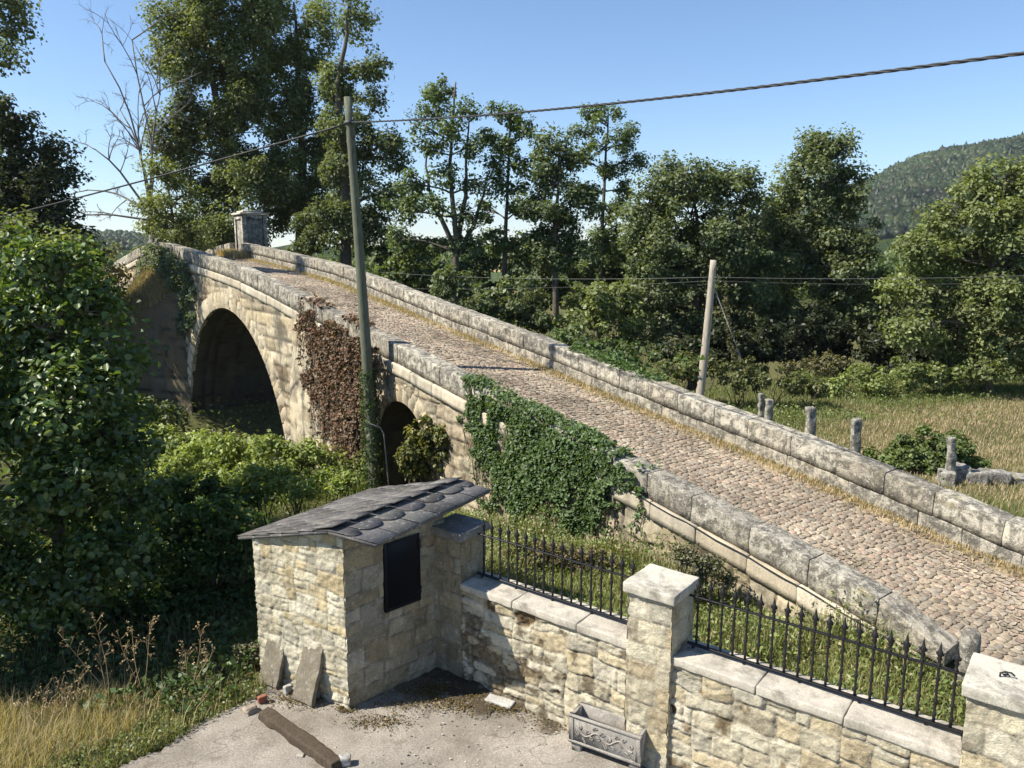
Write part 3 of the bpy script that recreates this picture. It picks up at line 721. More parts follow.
# roof: deck and slates
mb = MB(); sc_ = (.112, .105, .098)
def deck(a, b, c, d, th=.035):
    P = np.array([a, b, c, d]); mb.add(np.concatenate([P, P - [0, 0, th]]), np.array([[0, 1, 2, 3], [7, 6, 5, 4], [0, 4, 5, 1], [1, 5, 6, 2], [2, 6, 7, 3], [3, 7, 4, 0]]), (.11, .105, .10))
deck(LF, RF, RB, LB); deck(RF, EF, ER, RB)
def slates(e0, e1, r0, r1, rows, n, seed, scal=True, lift=.016, first=None):
    """rows from the eave e0-e1 up to the ridge r0-r1"""
    r = random.Random(seed)
    for k in range(rows):
        f0 = k / rows - (.02 if k == 0 else .05); f1 = (k + 1.25) / rows
        off = .5 if k % 2 else 0
        for i in range(-1, n + 1):
            a0 = (i + off) / n; a1 = (i + 1 + off) / n; a0 = max(a0, -.005); a1 = min(a1, 1.005)
            if a1 - a0 < .02: continue
            def pt(a, f):
                return (e0 + (e1 - e0) * a) * (1 - f) + (r0 + (r1 - r0) * a) * f
            nz = np.cross(e1 - e0, r0 - e0); nz /= np.linalg.norm(nz); nz = nz if nz[2] > 0 else -nz
            lift0 = lift + r.uniform(0, .006) + (.008 if k else 0); lift1 = .005
            N = 7; low = []
            for q in range(N):
                w = q / (N - 1); x = a0 + (a1 - a0) * (.02 + .96 * w)
                dip = (1 - abs(2 * w - 1) ** 2.6) ** .5 if (scal and k > 0) else 1
                low.append((x, f0 + (f1 - f0) * (.26 * (1 - dip) + r.uniform(-.012, .012))))
            up = [(a0 + (a1 - a0) * (.02 + .96 * q / (N - 1)), min(f1, 1.0)) for q in range(N)]
            L_ = [pt(*p) + nz * lift0 for p in low]; H_ = [pt(*p) + nz * lift1 for p in up]
            B_ = [p - nz * .012 for p in L_]
            c = np.array(sc_) * r.uniform(.72, 1.35) * np.array([1, r.uniform(.97, 1.02), r.uniform(.95, 1.06)])
            V = np.array(L_ + H_ + B_); F = [[q, q + 1, N + q + 1, N + q] for q in range(N - 1)] + [[2 * N + q, 2 * N + q + 1, q + 1, q] for q in range(N - 1)]
            mb.add(V, F, c)
slates(EF, ER, RF, RB, 2, 6, 5)
slates(LF, LB, RF, RB, 6, 9, 6, lift=.010)
# ridge slates overshooting the left slope
nR_ = 7; dr = RB - RF
for i in range(nR_):
    p = RF + dr * (i / nR_) ; q = RF + dr * ((i + .93) / nR_); dn = (EF - RF) / np.linalg.norm(EF - RF); dl = (LF - RF) / np.linalg.norm(LF - RF)
    r0 = random.uniform(-.01, .015)
    for (tip, w) in ((-dl * .0 + dn * .0, 0),):
        a_ = p + [0, 0, .075 + r0] + dn * .06 - [0, 0, .01]; b_ = q + [0, 0, .075 + r0] + dn * .06 - [0, 0, .01]
        c_ = q + dl * .26 + [0, 0, .045]; d_ = p + dl * .26 + [0, 0, .045]
        P = np.array([a_, b_, c_, d_]); mb.add(np.concatenate([P, P - [0, 0, .014]]), np.array([[0, 1, 2, 3], [7, 6, 5, 4], [0, 4, 5, 1], [1, 5, 6, 2], [2, 6, 7, 3], [3, 7, 4, 0]]), np.array(sc_) * random.uniform(.85, 1.3))
mb.build('roof', M_slate, shed)

# ------------------------------------------------------------------ things in the courtyard
mb = MB(); wc = (.17, .14, .10)
def lean(x0, y0, x1, y1, xt0, yt0, ht, name, label, th=.055):
    b0 = pz(x0, y0, 0.005); b1 = pz(x1, y1, 0.005); w = b1 - b0
    rt = ray(xt0, yt0); bk = np.array([SL[1], -SL[0], 0]); bk = bk if bk[1] > 0 else -bk
    up = np.array([0, 0, ht]) + bk * ht * .36
    o = b0 + [0, 0, .03]
    thv = np.cross(w, up); thv /= np.linalg.norm(thv); thv *= th if thv[1] > 0 else -th
    mb = MB(); rough_slab(mb, o, w, up, thv, .03, .008, .008, (.19, .165, .125), 7)
    return tag(mb.build(name, M_stoneslab, base=(b0 + b1) / 2, smooth=True), label, 'slab', 'old slabs leaning on the shed')
M_stoneslab = mat_stone('weathered_slab', grain=30, dark=.5, dark_col=(.1, .085, .06), white=.2, dscale=5, bump=.8, moss=.6)
lean(258, 684, 276, 691, 270, 632, .60, 'stone_slab', 'mossy narrow slab leaning at the shaded corner of the shed')
lean(292, 700, 311, 710, 305, 636, .64, 'stone_slab', 'pale grey slab leaning on the lit shed wall nearest the beam')
# fallen granite beam on the ground
p0 = pz(263, 711, .08); p1 = pz(338, 764, .08); d = p1 - p0; L = np.linalg.norm(d); d /= L; sd = np.array([-d[1], d[0], 0])
mb = MB(); rough_slab(mb, p0 - sd * .072 - [0, 0, .075], d * L, sd * .145, [0, 0, .11], .03, .014, .02, (.062, .046, .031), 3)
tag(mb.build('fallen_beam', M_wood, base=(p0 + p1) / 2 - [0, 0, .08], smooth=True), 'long mossy beam lying on the courtyard concrete', 'beam')
def chunk(px, py, sx, sy, sz, c, name, label, cat, seed, rot=0.3, mat=None):
    p = pz(px, py, 0.01); mb = MB(); a = np.array([math.cos(rot), math.sin(rot), 0]); b = np.array([-a[1], a[0], 0])
    rough_slab(mb, p - a * sx / 2 - b * sy / 2, a * sx, b * sy, [0, 0, sz], .02, .012, min(sx, sy, sz) * .25, c, seed)
    return tag(mb.build(name, mat or M_stoneslab, base=p, smooth=True), label, cat)
chunk(250, 713, .13, .10, .09, (.33, .27, .21), 'stone_lump', 'small grey stone lump beside the upper end of the beam', 'stone', 21, .8)
chunk(263, 703, .10, .07, .1, (.30, .10, .06), 'broken_brick', 'broken red brick piece at the upper end of the beam', 'brick', 22, .5)
chunk(345, 765, .11, .09, .10, (.40, .38, .36), 'stone_lump', 'pale stone lump at the lower end of the beam', 'stone', 23, .2)
chunk(288, 693, .10, .05, .09, (.50, .46, .38), 'stone_lump', 'cream stone chip between the two leaning slabs', 'stone', 24, 1.0, M_rubble)
chunk(500, 704, .34, .13, .05, (.50, .46, .40), 'stone_slab', 'flat pale slab lying at the foot of the wall by the shadow', 'slab', 25, -.5, M_rubble)
chunk(300, 757, .08, .05, .03, (.42, .38, .32), 'stone_lump', 'small pale stone chip left of the beam', 'stone', 26, .1)
# carved trough
tp = [pz(574, 747, 0)]
T0_ = np.array([.575, 7.045, 0]); TD = np.array([.86, -.51, 0]); TD /= np.linalg.norm(TD); TN = np.array([-TD[1], TD[0], 0])
tr = thing('carved_trough', T0_ + TD * .36 + TN * .15, 'carved stone planter trough on feet beside the garden wall', 'planter')
Lt, Dt, zt0, zt1 = .76, .26, .11, .41; tc = (.38, .35, .31)
mb = MB()
def tbox(a0, a1, b0, b1, z0, z1, c, bev=.008):
    mb.box(T0_ + TD * (a0 + a1) / 2 + TN * (b0 + b1) / 2 + [0, 0, (z0 + z1) / 2], TD * (a1 - a0) / 2, TN * (b1 - b0) / 2, [0, 0, (z1 - z0) / 2], c, bev)
tbox(0, Lt, 0, .045, zt0, zt1, tc); tbox(0, Lt, Dt - .045, Dt, zt0, zt1, tc); tbox(.002, .045, .045, Dt - .045, zt0, zt1 - .002, tc); tbox(Lt - .045, Lt - .002, .045, Dt - .045, zt0, zt1 - .002, tc); tbox(.045, Lt - .045, .045, Dt - .045, zt0, zt0 + .05, tc)
trb = mb.build('trough_body', M_coping, tr)
mb = MB()
tbox(-.008, Lt + .008, -.008, .03, zt1 - .028, zt1 + .004, tc, .005); tbox(-.008, Lt + .008, -.012, .02, zt0 - .002, zt0 + .03, tc, .005)
for a in (.0, Lt - .05): tbox(a, a + .05, -.010, .02, zt0 + .03, zt1 - .03, tc, .004)
r = random.Random(5)
wv = np.linspace(.08, Lt - .08, 60)      # worn carved garland: a wavy stem with leaves either side
mid = (zt0 + zt1) / 2
mb.tube([T0_ + TD * a + TN * -.003 + np.array([0, 0, mid + .035 * math.sin(a * 26)]) for a in wv], .008, 5, tc)
for i in range(16):
    a = .09 + i * (Lt - .18) / 15; zz_ = mid + .035 * math.sin(a * 26) + (.045 if i % 2 else -.045) * r.uniform(.8, 1.2); an = r.uniform(.3, 1.2) * (1 if i % 2 else -1)
    ax = TD * math.cos(an) + np.array([0, 0, 1]) * math.sin(an); ay = np.cross(ax, TN)
    mb.box(T0_ + TD * a + TN * -.002 + np.array([0, 0, zz_]), ax * r.uniform(.02, .034), ay * r.uniform(.010, .016), TN * .008, tc, .006)
mb.build('carved_relief', M_coping, trb)
for a in (.02, Lt - .12):
    for b in (.01, Dt - .11):
        mb = MB(); tbox(a, a + .1, b, b + .1, 0.004, zt0 - .001, tc, .01); mb.build('foot', M_coping, tr)
mb = MB(); g1, g2 = np.meshgrid(np.linspace(.045, Lt - .045, 40), np.linspace(.045, Dt - .045, 16), indexing='ij')
zz = zt0 + .14 + .05 * sstep(.3, .7, g1) + .02 * fbm(np.stack([g1 * 9, g2 * 9, 0 * g1], -1), 2, 3)
mb.grid(T0_ + g1[..., None] * TD + g2[..., None] * TN + np.stack([0 * g1, 0 * g1, zz], -1), (.13, .095, .055)); mb.build('soil', M_cobble, tr, smooth=True)
# a tilted tile scrap behind the trough
o = T0_ + TD * -.03 + TN * .42; mb = MB(); rough_slab(mb, o + [0, 0, .015], TD * .22, TN * .03 + [0, 0, .0], np.array([-.06, .0, .26]), .03, .004, .008, (.33, .27, .2), 9)
tag(mb.build('stone_slab', M_stoneslab, base=o), 'upright slab scrap behind the left end of the trough', 'slab')

# ------------------------------------------------------------------ poles and cables
def pole(b, tp_, r0, r1, name, label, c):
    o = thing(name, b, label, 'utility pole')
    mb = MB(); b = np.array(b); tp_ = np.array(tp_); n = 16
    pts = [b + (tp_ - b) * f + np.array([.02 * math.sin(3 * f), 0, 0]) for f in np.linspace(0, 1, n)]
    mb.tube(pts, np.linspace(r0, r1, n), 14, c, rough=.03); mb.build('shaft', M_wood, o, smooth=True)
    return o
PF = 16.5; pb = pd(375, 487, PF); pt_ = pd(347.5, 97, PF); pb = pb + (pb - pt_) / np.linalg.norm(pb - pt_) * .5
p1o = pole(pb, pt_, .14, .076, 'utility_pole', 'tall leaning grey wooden pole with ivy at its foot before the bridge', (.108, .116, .08))
att = pd(349.5, 123, PF) + np.array([0, -.1, 0])
mb = MB()
mb.lathe(att + [-.0, .1, -.02], [(.108, 0), (.112, .01), (.112, .04), (.108, .05)], 14, (.1, .1, .1))
mb.box(att + [.05, .0, .02], [.03, 0, 0], [0, .03, 0], [0, 0, .05], (.05, .05, .05), .01)
mb.tube([att + [.09, 0, .1], att + [.1, 0, 0], att + [.12, 0, -.25], att + [.08, .05, -.32]], .012, 5, (.05, .05, .05))
mb.build('cable_clamp', M_iron, p1o)
mb = MB(); q = pd(372, 430, PF) + np.array([.18, -.08, 0]); g0 = pd(378, 487, PF) + np.array([.15, -.12, 0])
mb.tube([pd(370, 424, PF - .17), q + [.02, -.02, .08], q + [.1, -.06, -.05], g0 + [.1, 0, .2], g0 + [.1, 0, -.3]], .015, 8, (.26, .26, .25)); mb.build('conduit', M_iron, p1o, smooth=True)
def cable(a, b, sag, r, name, label, cat, n=40, c=(.03, .03, .03), twist=False):
    a = np.array(a); b = np.array(b); f = np.linspace(0, 1, n)[:, None]
    P = a + (b - a) * f; P[:, 2] -= sag * 4 * (f * (1 - f))[:, 0]
    mb = MB()
    if twist:
        n2 = 500; f = np.linspace(0, 1, n2)[:, None]; P = a + (b - a) * f; P[:, 2] -= sag * 4 * (f * (1 - f))[:, 0]
        L = np.linalg.norm(b - a); d = (b - a) / L; x = np.cross(d, [0, 0, 1]); x /= np.linalg.norm(x); y = np.cross(d, x)
        for k in range(3):
            ph = f * L / .45 * 6.283 + k * 2.094
            mb.tube(P + r * .62 * (np.cos(ph) * x + np.sin(ph) * y), r * .62, 5, c)
    else: mb.tube(P, r, 5, c)
    return tag(mb.build(name, M_cable, base=a), label, cat)
cable(att + [.06, 0, 0], pd(1150, 36, 6.0), .12, .0145, 'overhead_cable', 'thick twisted black cable running right from the tall pole across the sky', 'cable', twist=True)
cable(att + [-.1, .05, -.04], pd(-200, 262, 26), .15, .021, 'overhead_cable', 'black cable descending left from the tall pole before the poplars', 'cable')
b2 = pd(700, 394, 22.0); b2[2] = ground_z(b2[0], b2[1]) - .3; t2 = pd(713.5, 260, 22.0); f_ = (t2 - b2)
dl = pd(700, 392, 22.0); b2[0] = dl[0] - (dl[2] - b2[2]) * (t2[0] - dl[0]) / (t2[2] - dl[2])
p2o = pole(b2, t2, .13, .09, 'utility_pole', 'short pale wooden pole with a stay wire beyond the bridge', (.33, .29, .23))
a2 = pd(712, 277, 22.0) + np.array([0, -.1, 0])
st = pd(760, 372, 23.5); st[2] = float(ground_z(st[0], st[1]))
mb = MB(); a3 = pd(713, 284, 22.0); mb.tube([a3, a3 * .5 + st * .5 - [0, 0, .03], st], .014, 5, (.35, .34, .32)); mb.build('stay_wire', M_cable, p2o)
wl = dict(n=30, c=(.13, .13, .12))
cable(a2, pd(1120, 272, 20), .1, .007, 'telephone_wire', 'thin pale wire running right from the short pole', 'wire', **wl)
cable(a2 - [0, 0, .1], pd(1120, 279, 20.3), .12, .004, 'telephone_wire', 'thinner lower wire running right from the short pole', 'wire', **wl)
cable(a2, pd(380, 272, 33), .15, .007, 'telephone_wire', 'thin pale wire running left from the short pole to the poplars', 'wire', **wl)
cable(a2 - [0, 0, .1], pd(380, 288, 33), .12, .004, 'telephone_wire', 'thinner lower wire running left from the short pole', 'wire', **wl)
# a dark cable clipped along the bridge parapet near its lower end
mb = MB(); tsx = np.linspace(-6.4, 1.0, 30)
mb.tube(bp(tsx, .085 + .0 * tsx, crb(np.maximum(tsx, -5.9)) + .24 - .01 * np.sin(tsx * 7)), .008, 5, (.02, .02, .02))
tag(mb.build('wall_cable', M_cable, base=bp(-3, .08, 1)), 'black cable clipped along the outside of the bridge parapet', 'cable')

# ------------------------------------------------------------------ foliage
def rnd_unit(n):
    v = rng.normal(size=(n, 3)); return v / np.linalg.norm(v, axis=1)[:, None]
def leaf_quads(mb, C, size, pal, up=.5, asp=.55, nrm=None, nb=0.0, cvar=.3, fold=.12, oval=False, N0_=None):
    """one small folded leaf (or leaf spray) at each point of C"""
    n = len(C)
    if n == 0: return
    N = rnd_unit(n); N[:, 2] = np.abs(N[:, 2]) * (1 - up) + up
    if nrm is not None: N = N * (1 - nb) + np.asarray(nrm) * nb
    N /= np.linalg.norm(N, axis=1)[:, None]
    T = np.cross(N, rnd_unit(n)); T /= np.linalg.norm(T, axis=1)[:, None] + 1e-9; B = np.cross(N, T)
    L = (size * rng.uniform(.45, 1.5, n))[:, None]; W = L * asp * rng.uniform(.8, 1.2, (n, 1))
    pal = np.array(pal); c = pal[rng.integers(0, len(pal), n)] * rng.uniform(1 - cvar, 1 + cvar, (n, 1))
    if oval:
        f = fold * rng.uniform(.3, 2.2, (n, 1)); dr = rng.uniform(-.05, .25, (n, 1))
        V = np.stack([C - T * L * .5, C - T * L * .18 + B * W * .46 + N * L * f, C + T * L * .22 + B * W * .38 + N * L * f * .8, C + T * L * .5 - N * L * dr, C + T * L * .22 - B * W * .38 + N * L * f * .8, C - T * L * .18 - B * W * .46 + N * L * f], 1)
        i = np.arange(n)[:, None] * 6
        mb.add(V.reshape(-1, 3), np.concatenate([i + [0, 1, 2, 3], i + [0, 3, 4, 5]]), np.repeat(c, 6, 0)); return
    V = np.stack([C - T * L * .5, C + B * W * .5 + N * L * fold, C + T * L * .5 - N * L * fold * .5, C - B * W * .5 + N * L * fold], 1)
    mb.add(V.reshape(-1, 3), np.arange(n * 4).reshape(n, 4), np.repeat(c, 4, 0))
def puffs(ml, ctr, rad, nleaf, leaf, pal, asp, csig, oval=False, vert=1.0, nb=.45, ground=True, fill=1.8):
    """a mass of foliage: uneven sprays round its surface, leaves facing mostly outward; returns the spray centres"""
    m = max(6, int(fill * (1.2 * (rad[0] * rad[2]) ** .75 / (csig * 2.6) ** 1.5 + 4)))
    d = rnd_unit(m); d[:, 2] = d[:, 2] * .9 + .1; q = ctr + d * rad * (rng.uniform(.25, 1.05, m) ** .6)[:, None]
    sr = csig * rng.uniform(1.0, 2.7, m)
    wgt = sr ** 2 * rng.uniform(.6, 1.4, m); k = np.maximum(4, (nleaf * wgt / wgt.sum()).astype(int))
    own = np.repeat(np.arange(m), k); n = len(own)
    dd = rnd_unit(n); rr = rng.uniform(0, 1, n) ** .42
    st = np.array([1, 1, .78 * vert]); pos = q[own] + dd * (sr[own] * rr)[:, None] * st
    pos += rng.normal(0, 1, (n, 3)) * (sr[own] * .14)[:, None]
    keep = vnoise(pos / (csig * 1.5), 3) > -.42; pos, own, dd = pos[keep], own[keep], dd[keep]
    if ground:
        g_ = ground_z(pos[:, 0], pos[:, 1]); low = pos[:, 2] < g_ + .05; pos[low, 2] = g_[low] + rng.uniform(.05, .3, low.sum())
    out = dd * .75 + (pos - ctr) / np.maximum(rad, .05) * .35 + np.array([0, 0, .25]); out /= np.linalg.norm(out, axis=1)[:, None] + 1e-9
    cb = rng.uniform(.78, 1.25, m)
    pal = np.array(pal)
    for g in range(3):
        sel = (own % 3) == g
        leaf_quads(ml, pos[sel], leaf, pal * (.86 + .14 * g), up=.1, asp=asp, nrm=out[sel], nb=nb, oval=oval, cvar=.26)
    return q
def limb(mb, a, b, r0, r1, c, n=5, bend=.12, side=5):
    a = np.array(a, float); b = np.array(b, float); L = np.linalg.norm(b - a); k = rnd_unit(2)
    f = np.linspace(0, 1, n)[:, None]
    P = a + (b - a) * f + (k[0] * f * (1 - f) * 4 * bend * .5 + k[1] * np.sin(f * 6.28) * bend * .2) * L
    P[:, 2] += (np.sin(f * 3.14)[:, 0]) * L * .06
    mb.tube(P, np.linspace(r0, r1, n), side, c); return P
G_pop = [(.135, .165, .062), (.115, .145, .052), (.165, .19, .08), (.10, .125, .048)]
G_ald = [(.088, .125, .048), (.074, .11, .04), (.115, .15, .06)]
G_oak = [(.092, .12, .052), (.074, .10, .042), (.13, .155, .07)]
G_lite = [(.145, .175, .062), (.12, .15, .05), (.175, .20, .08)]
def tree(name, label, fwd, trunk, lobes, pal, leaf=.16, dens=1.0, clumps=1.0, depth=1.0, tr=.22, bark=(.10, .085, .065), mat=None, group='trees beyond the bridge', gdrop=None, csig=.2, flat=.8, cat='tree', twig=True, asp=.6, lai=3.6, stems2=(), oval=False, vert=1.0, fill=1.8):
    """trunk: photo-surveyed polyline from the foot up; lobes: (x, y, rx, ry[, depth offset]) masses of the crown at distance fwd"""
    pts = [pd(x, y, fwd) for x, y in trunk]
    foot = pts[0].copy(); gz = float(ground_z(foot[0], foot[1]))
    if foot[2] > gz - .2: pts = [np.array([foot[0], foot[1], gz - .3])] + pts
    elif gdrop: pass
    foot = pts[0]
    o = thing(name, [foot[0], foot[1], gz], label, cat, group)
    P = []
    for i in range(len(pts) - 1):
        for f in np.linspace(0, 1, 6, endpoint=False): P.append(pts[i] + (pts[i + 1] - pts[i]) * f)
    P.append(pts[-1]); P = np.array(P); n = len(P)
    P[1:, :2] += np.cumsum(rng.normal(0, tr * .12, (n - 1, 2)), 0) * np.linspace(0, 1, n - 1)[:, None]
    R = np.linspace(1, .12, n) ** .9 * tr
    mt = MB(); mt.tube(P, R, 8, bark, rough=.1); ml = MB()
    for st in stems2:
        Q = [pd(x, y, fwd + .3) for x, y in st]; Q = np.concatenate([np.linspace(Q[i], Q[i + 1], 5) + rng.normal(0, .05, (5, 3)) for i in range(len(Q) - 1)]); mt.tube(Q, np.linspace(tr * .6, tr * .12, len(Q)), 7, bark)
    for lb in lobes:
        x, y, rx, ry = lb[:4]; off = lb[4] if len(lb) > 4 else rng.uniform(-.6, .6) * depth
        dist = fwd + off; c = pd(x, y, dist); m = dist / FPX * 1.02
        rad = np.array([rx * m, max(rx, ry) * m * .9 * depth, ry * m])
        vol = 4.19 * rad.prod()
        # limb from the trunk to this mass
        j = np.argmin(np.linalg.norm(P - c, axis=1) + np.maximum(0, P[:, 2] - c[2] + .3 * rad[2]) * 2.5)
        Lp = limb(mt, P[j], c, max(R[j] * .55, .03), .02, bark, 6)
        nleaf = int(lai * dens * math.pi * rad[0] * rad[2] / (leaf * leaf * asp * .5))
        cc = puffs(ml, c, rad, nleaf, leaf, np.array(pal) * rng.uniform(.88, 1.14), asp, csig, oval, vert, fill=fill)
        for q in range(len(cc)):
            limb(mt, Lp[rng.integers(2, 6)], cc[q], .03, .007, bark, 4, side=4)
    mt.build('trunk', M_bark, o, smooth=True); ml.build('crown', mat or M_leaf, o)
    return o
exec_trees = True
tree('poplar_tree', 'tallest spreading poplar behind the bridge crest, left of the others', 40, [(243, 262), (236, 190), (222, 90), (212, -20)],
     [(215, 15, 42, 36), (188, 62, 28, 34), (236, 68, 38, 36), (180, 20, 20, 26), (195, 120, 36, 32), (246, 128, 40, 36), (208, 175, 40, 32), (258, 185, 38, 34), (232, 232, 46, 26), (188, 225, 34, 26), (222, -35, 36, 30), (256, 22, 22, 34), (175, 150, 20, 24)], G_pop, leaf=.155, csig=.32, tr=.4, lai=6.2, vert=1.5, fill=2.6)
tree('poplar_tree', 'second poplar with thin upright branches above the shrine', 42, [(300, 262), (302, 160), (296, 60), (290, 0)],
     [(286, 48, 26, 34), (312, 88, 28, 34), (284, 105, 26, 30), (318, 24, 13, 26), (296, 150, 36, 30), (332, 132, 20, 26), (290, 205, 38, 34), (322, 205, 34, 34), (276, 8, 14, 18)], G_pop, leaf=.155, csig=.3, tr=.35, lai=5.6, vert=1.5, fill=2.4)
tree('poplar_tree', 'dark ivy clad poplar directly behind the tall pole', 37, [(346, 268), (344, 180), (338, 90), (350, 10)],
     [(352, 14, 14, 24), (366, 66, 18, 18), (338, 82, 18, 26), (372, 100, 12, 12), (348, 130, 24, 28), (380, 148, 22, 22), (350, 182, 32, 34), (392, 196, 24, 18), (402, 160, 12, 12), (346, 228, 36, 28), (308, 232, 26, 26), (376, 222, 20, 16)], G_oak + G_pop[:1], leaf=.15, csig=.3, tr=.34, lai=5, fill=2)
tree('locust_tree', 'bright green feathery locust beside the bridge crest', 33, [(178, 255), (170, 200), (160, 160)],
     [(158, 176, 18, 16), (148, 206, 16, 14), (178, 200, 20, 18), (166, 226, 24, 16), (196, 232, 18, 16)], G_lite, leaf=.15, csig=.22, tr=.1, dens=.9, asp=.4)
tree('alder_tree', 'airy alder with forked trunk left of the treeline gap', 33, [(455, 310), (456, 240), (447, 170), (452, 82)],
     [(450, 92, 20, 13), (434, 116, 14, 12), (468, 112, 12, 11), (446, 134, 18, 12), (424, 150, 13, 11), (476, 150, 14, 11), (414, 182, 17, 12), (446, 172, 15, 11), (478, 186, 14, 10), (408, 212, 22, 13), (436, 206, 16, 11), (470, 214, 16, 11), (402, 240, 20, 12), (430, 246, 22, 13), (474, 246, 20, 14), (418, 128, 9, 9)], G_ald, leaf=.14, csig=.22, tr=.2, lai=4.0, fill=1.3, stems2=[[(456, 246), (466, 180), (470, 112)], [(455, 250), (430, 190), (424, 140)], [(457, 256), (478, 215), (488, 170)]])
tree('alder_tree', 'slim alder with one straight trunk next to the forked alder', 34, [(503, 310), (505, 220), (508, 112)],
     [(508, 118, 22, 11), (490, 134, 13, 10), (530, 130, 14, 10), (512, 148, 20, 12), (494, 166, 14, 10), (528, 166, 14, 10), (508, 188, 20, 12), (488, 212, 15, 10), (524, 208, 18, 12), (500, 240, 24, 14), (530, 244, 20, 14)], G_ald, leaf=.14, csig=.22, tr=.17, lai=4.2, fill=1.4)
tree('alder_tree', 'rounded mid green alder between slim alder and flat topped pine', 33, [(556, 320), (556, 230), (558, 150)],
     [(556, 146, 18, 13), (572, 160, 16, 13), (542, 166, 17, 14), (556, 186, 26, 17), (538, 206, 22, 15), (578, 202, 22, 16), (556, 228, 32, 20), (540, 258, 30, 20), (580, 256, 30, 20)], G_oak + G_ald[:1], leaf=.14, csig=.25, tr=.2, lai=5.2, fill=2.2)
tree('pine_tree', 'flat topped airy pine standing above the treeline', 36, [(600, 330), (601, 230), (604, 112)],
     [(606, 118, 26, 9), (584, 132, 17, 8), (628, 132, 18, 8), (604, 146, 28, 9), (578, 160, 15, 8), (634, 160, 17, 8), (606, 174, 26, 9), (588, 194, 18, 8), (630, 190, 17, 8), (612, 212, 26, 11), (604, 240, 28, 14)], G_ald, leaf=.13, csig=.2, tr=.2, lai=3.8, fill=1.3)
tree('oak_tree', 'broad dense dark oak behind the short pole', 31, [(694, 372), (694, 300), (690, 200)],
     [(692, 174, 36, 19), (664, 190, 24, 20), (726, 184, 30, 20), (646, 214, 22, 22), (744, 206, 18, 22), (690, 214, 44, 28), (660, 250, 40, 30), (724, 246, 38, 34), (690, 285, 52, 34), (644, 296, 32, 30), (742, 290, 32, 34), (664, 332, 44, 26), (722, 334, 44, 24)], G_oak, leaf=.135, csig=.27, tr=.35, lai=6.0, fill=2.8)
tree('ash_tree', 'tall grey green tree with pointed top in front of the hill', 32, [(822, 375), (824, 290), (826, 140)],
     [(820, 146, 17, 15), (842, 150, 12, 15), (806, 168, 20, 16), (834, 176, 24, 18), (792, 196, 26, 20), (830, 206, 34, 22), (776, 226, 28, 24), (812, 238, 38, 26), (852, 246, 30, 26), (788, 268, 36, 28), (838, 278, 42, 28), (874, 288, 24, 28), (800, 310, 44, 30), (850, 318, 36, 28), (772, 320, 26, 28), (880, 330, 22, 22)], G_oak + G_pop[2:3], leaf=.135, csig=.27, tr=.35, lai=6.0, fill=2.8)
tree('walnut_tree', 'bright yellow green tree filling the right edge', 25, [(985, 392), (985, 320), (990, 210)],
     [(1006, 178, 24, 16), (974, 196, 22, 18), (946, 222, 22, 18), (996, 222, 36, 26), (1030, 212, 34, 34), (922, 252, 24, 20), (962, 254, 32, 24), (1010, 266, 36, 28), (904, 288, 22, 20), (940, 292, 32, 24), (984, 304, 36, 26), (1030, 306, 34, 30), (914, 326, 28, 20), (958, 336, 36, 24), (1004, 346, 36, 26), (976, 366, 32, 16), (1040, 352, 36, 28), (1060, 250, 40, 40)], G_lite + G_pop[:1], leaf=.125, csig=.22, tr=.28, lai=6.0, fill=2.8)
# left side
tree('oak_tree', 'dark tree at the left edge behind the leafy foreground tree', 30, [(20, 300), (22, 220), (20, 120)],
     [(14, 118, 26, 22), (44, 152, 24, 18), (10, 160, 40, 28), (62, 176, 16, 12), (36, 192, 36, 24), (2, 205, 50, 30), (60, 218, 20, 20), (30, 238, 44, 24), (-40, 170, 50, 50), (-40, 230, 50, 40)], [(.035, .05, .022), (.045, .06, .026), (.03, .042, .02)], leaf=.16, csig=.27, tr=.35, group='trees on the left bank', lai=5, fill=2.4)
tree('poplar_tree', 'poplar branch reaching into the top left corner', 27, [(-60, 420), (-60, 200), (-40, 0)],
     [(-6, 14, 20, 14), (20, 6, 16, 10), (14, 34, 20, 10), (-4, 50, 20, 12), (8, 64, 12, 6), (-40, 20, 34, 30), (-50, 80, 36, 30), (-30, -30, 40, 30)], G_pop, leaf=.14, csig=.22, tr=.26, dens=.9, group='trees on the left bank')
tree('laurel_shrub', 'pale green shrub crown above the foreground tree', 13.5, [(40, 380), (42, 290), (40, 240)],
     [(30, 236, 30, 14), (60, 246, 24, 14), (6, 226, 26, 16), (40, 266, 40, 20), (0, 260, 30, 24), (76, 276, 20, 16), (20, 300, 50, 26)], G_lite, leaf=.09, csig=.15, tr=.08, cat='shrub', group='trees on the left bank')
tree('hazel_shrub', 'olive brown shrub by the far end of the parapet', 36, [(96, 330), (98, 290), (98, 260)],
     [(98, 250, 18, 9), (80, 268, 22, 14), (112, 272, 14, 12), (96, 290, 24, 14)], [(.12, .10, .035), (.10, .10, .035)], leaf=.15, csig=.2, tr=.08, cat='shrub', group='trees on the left bank')
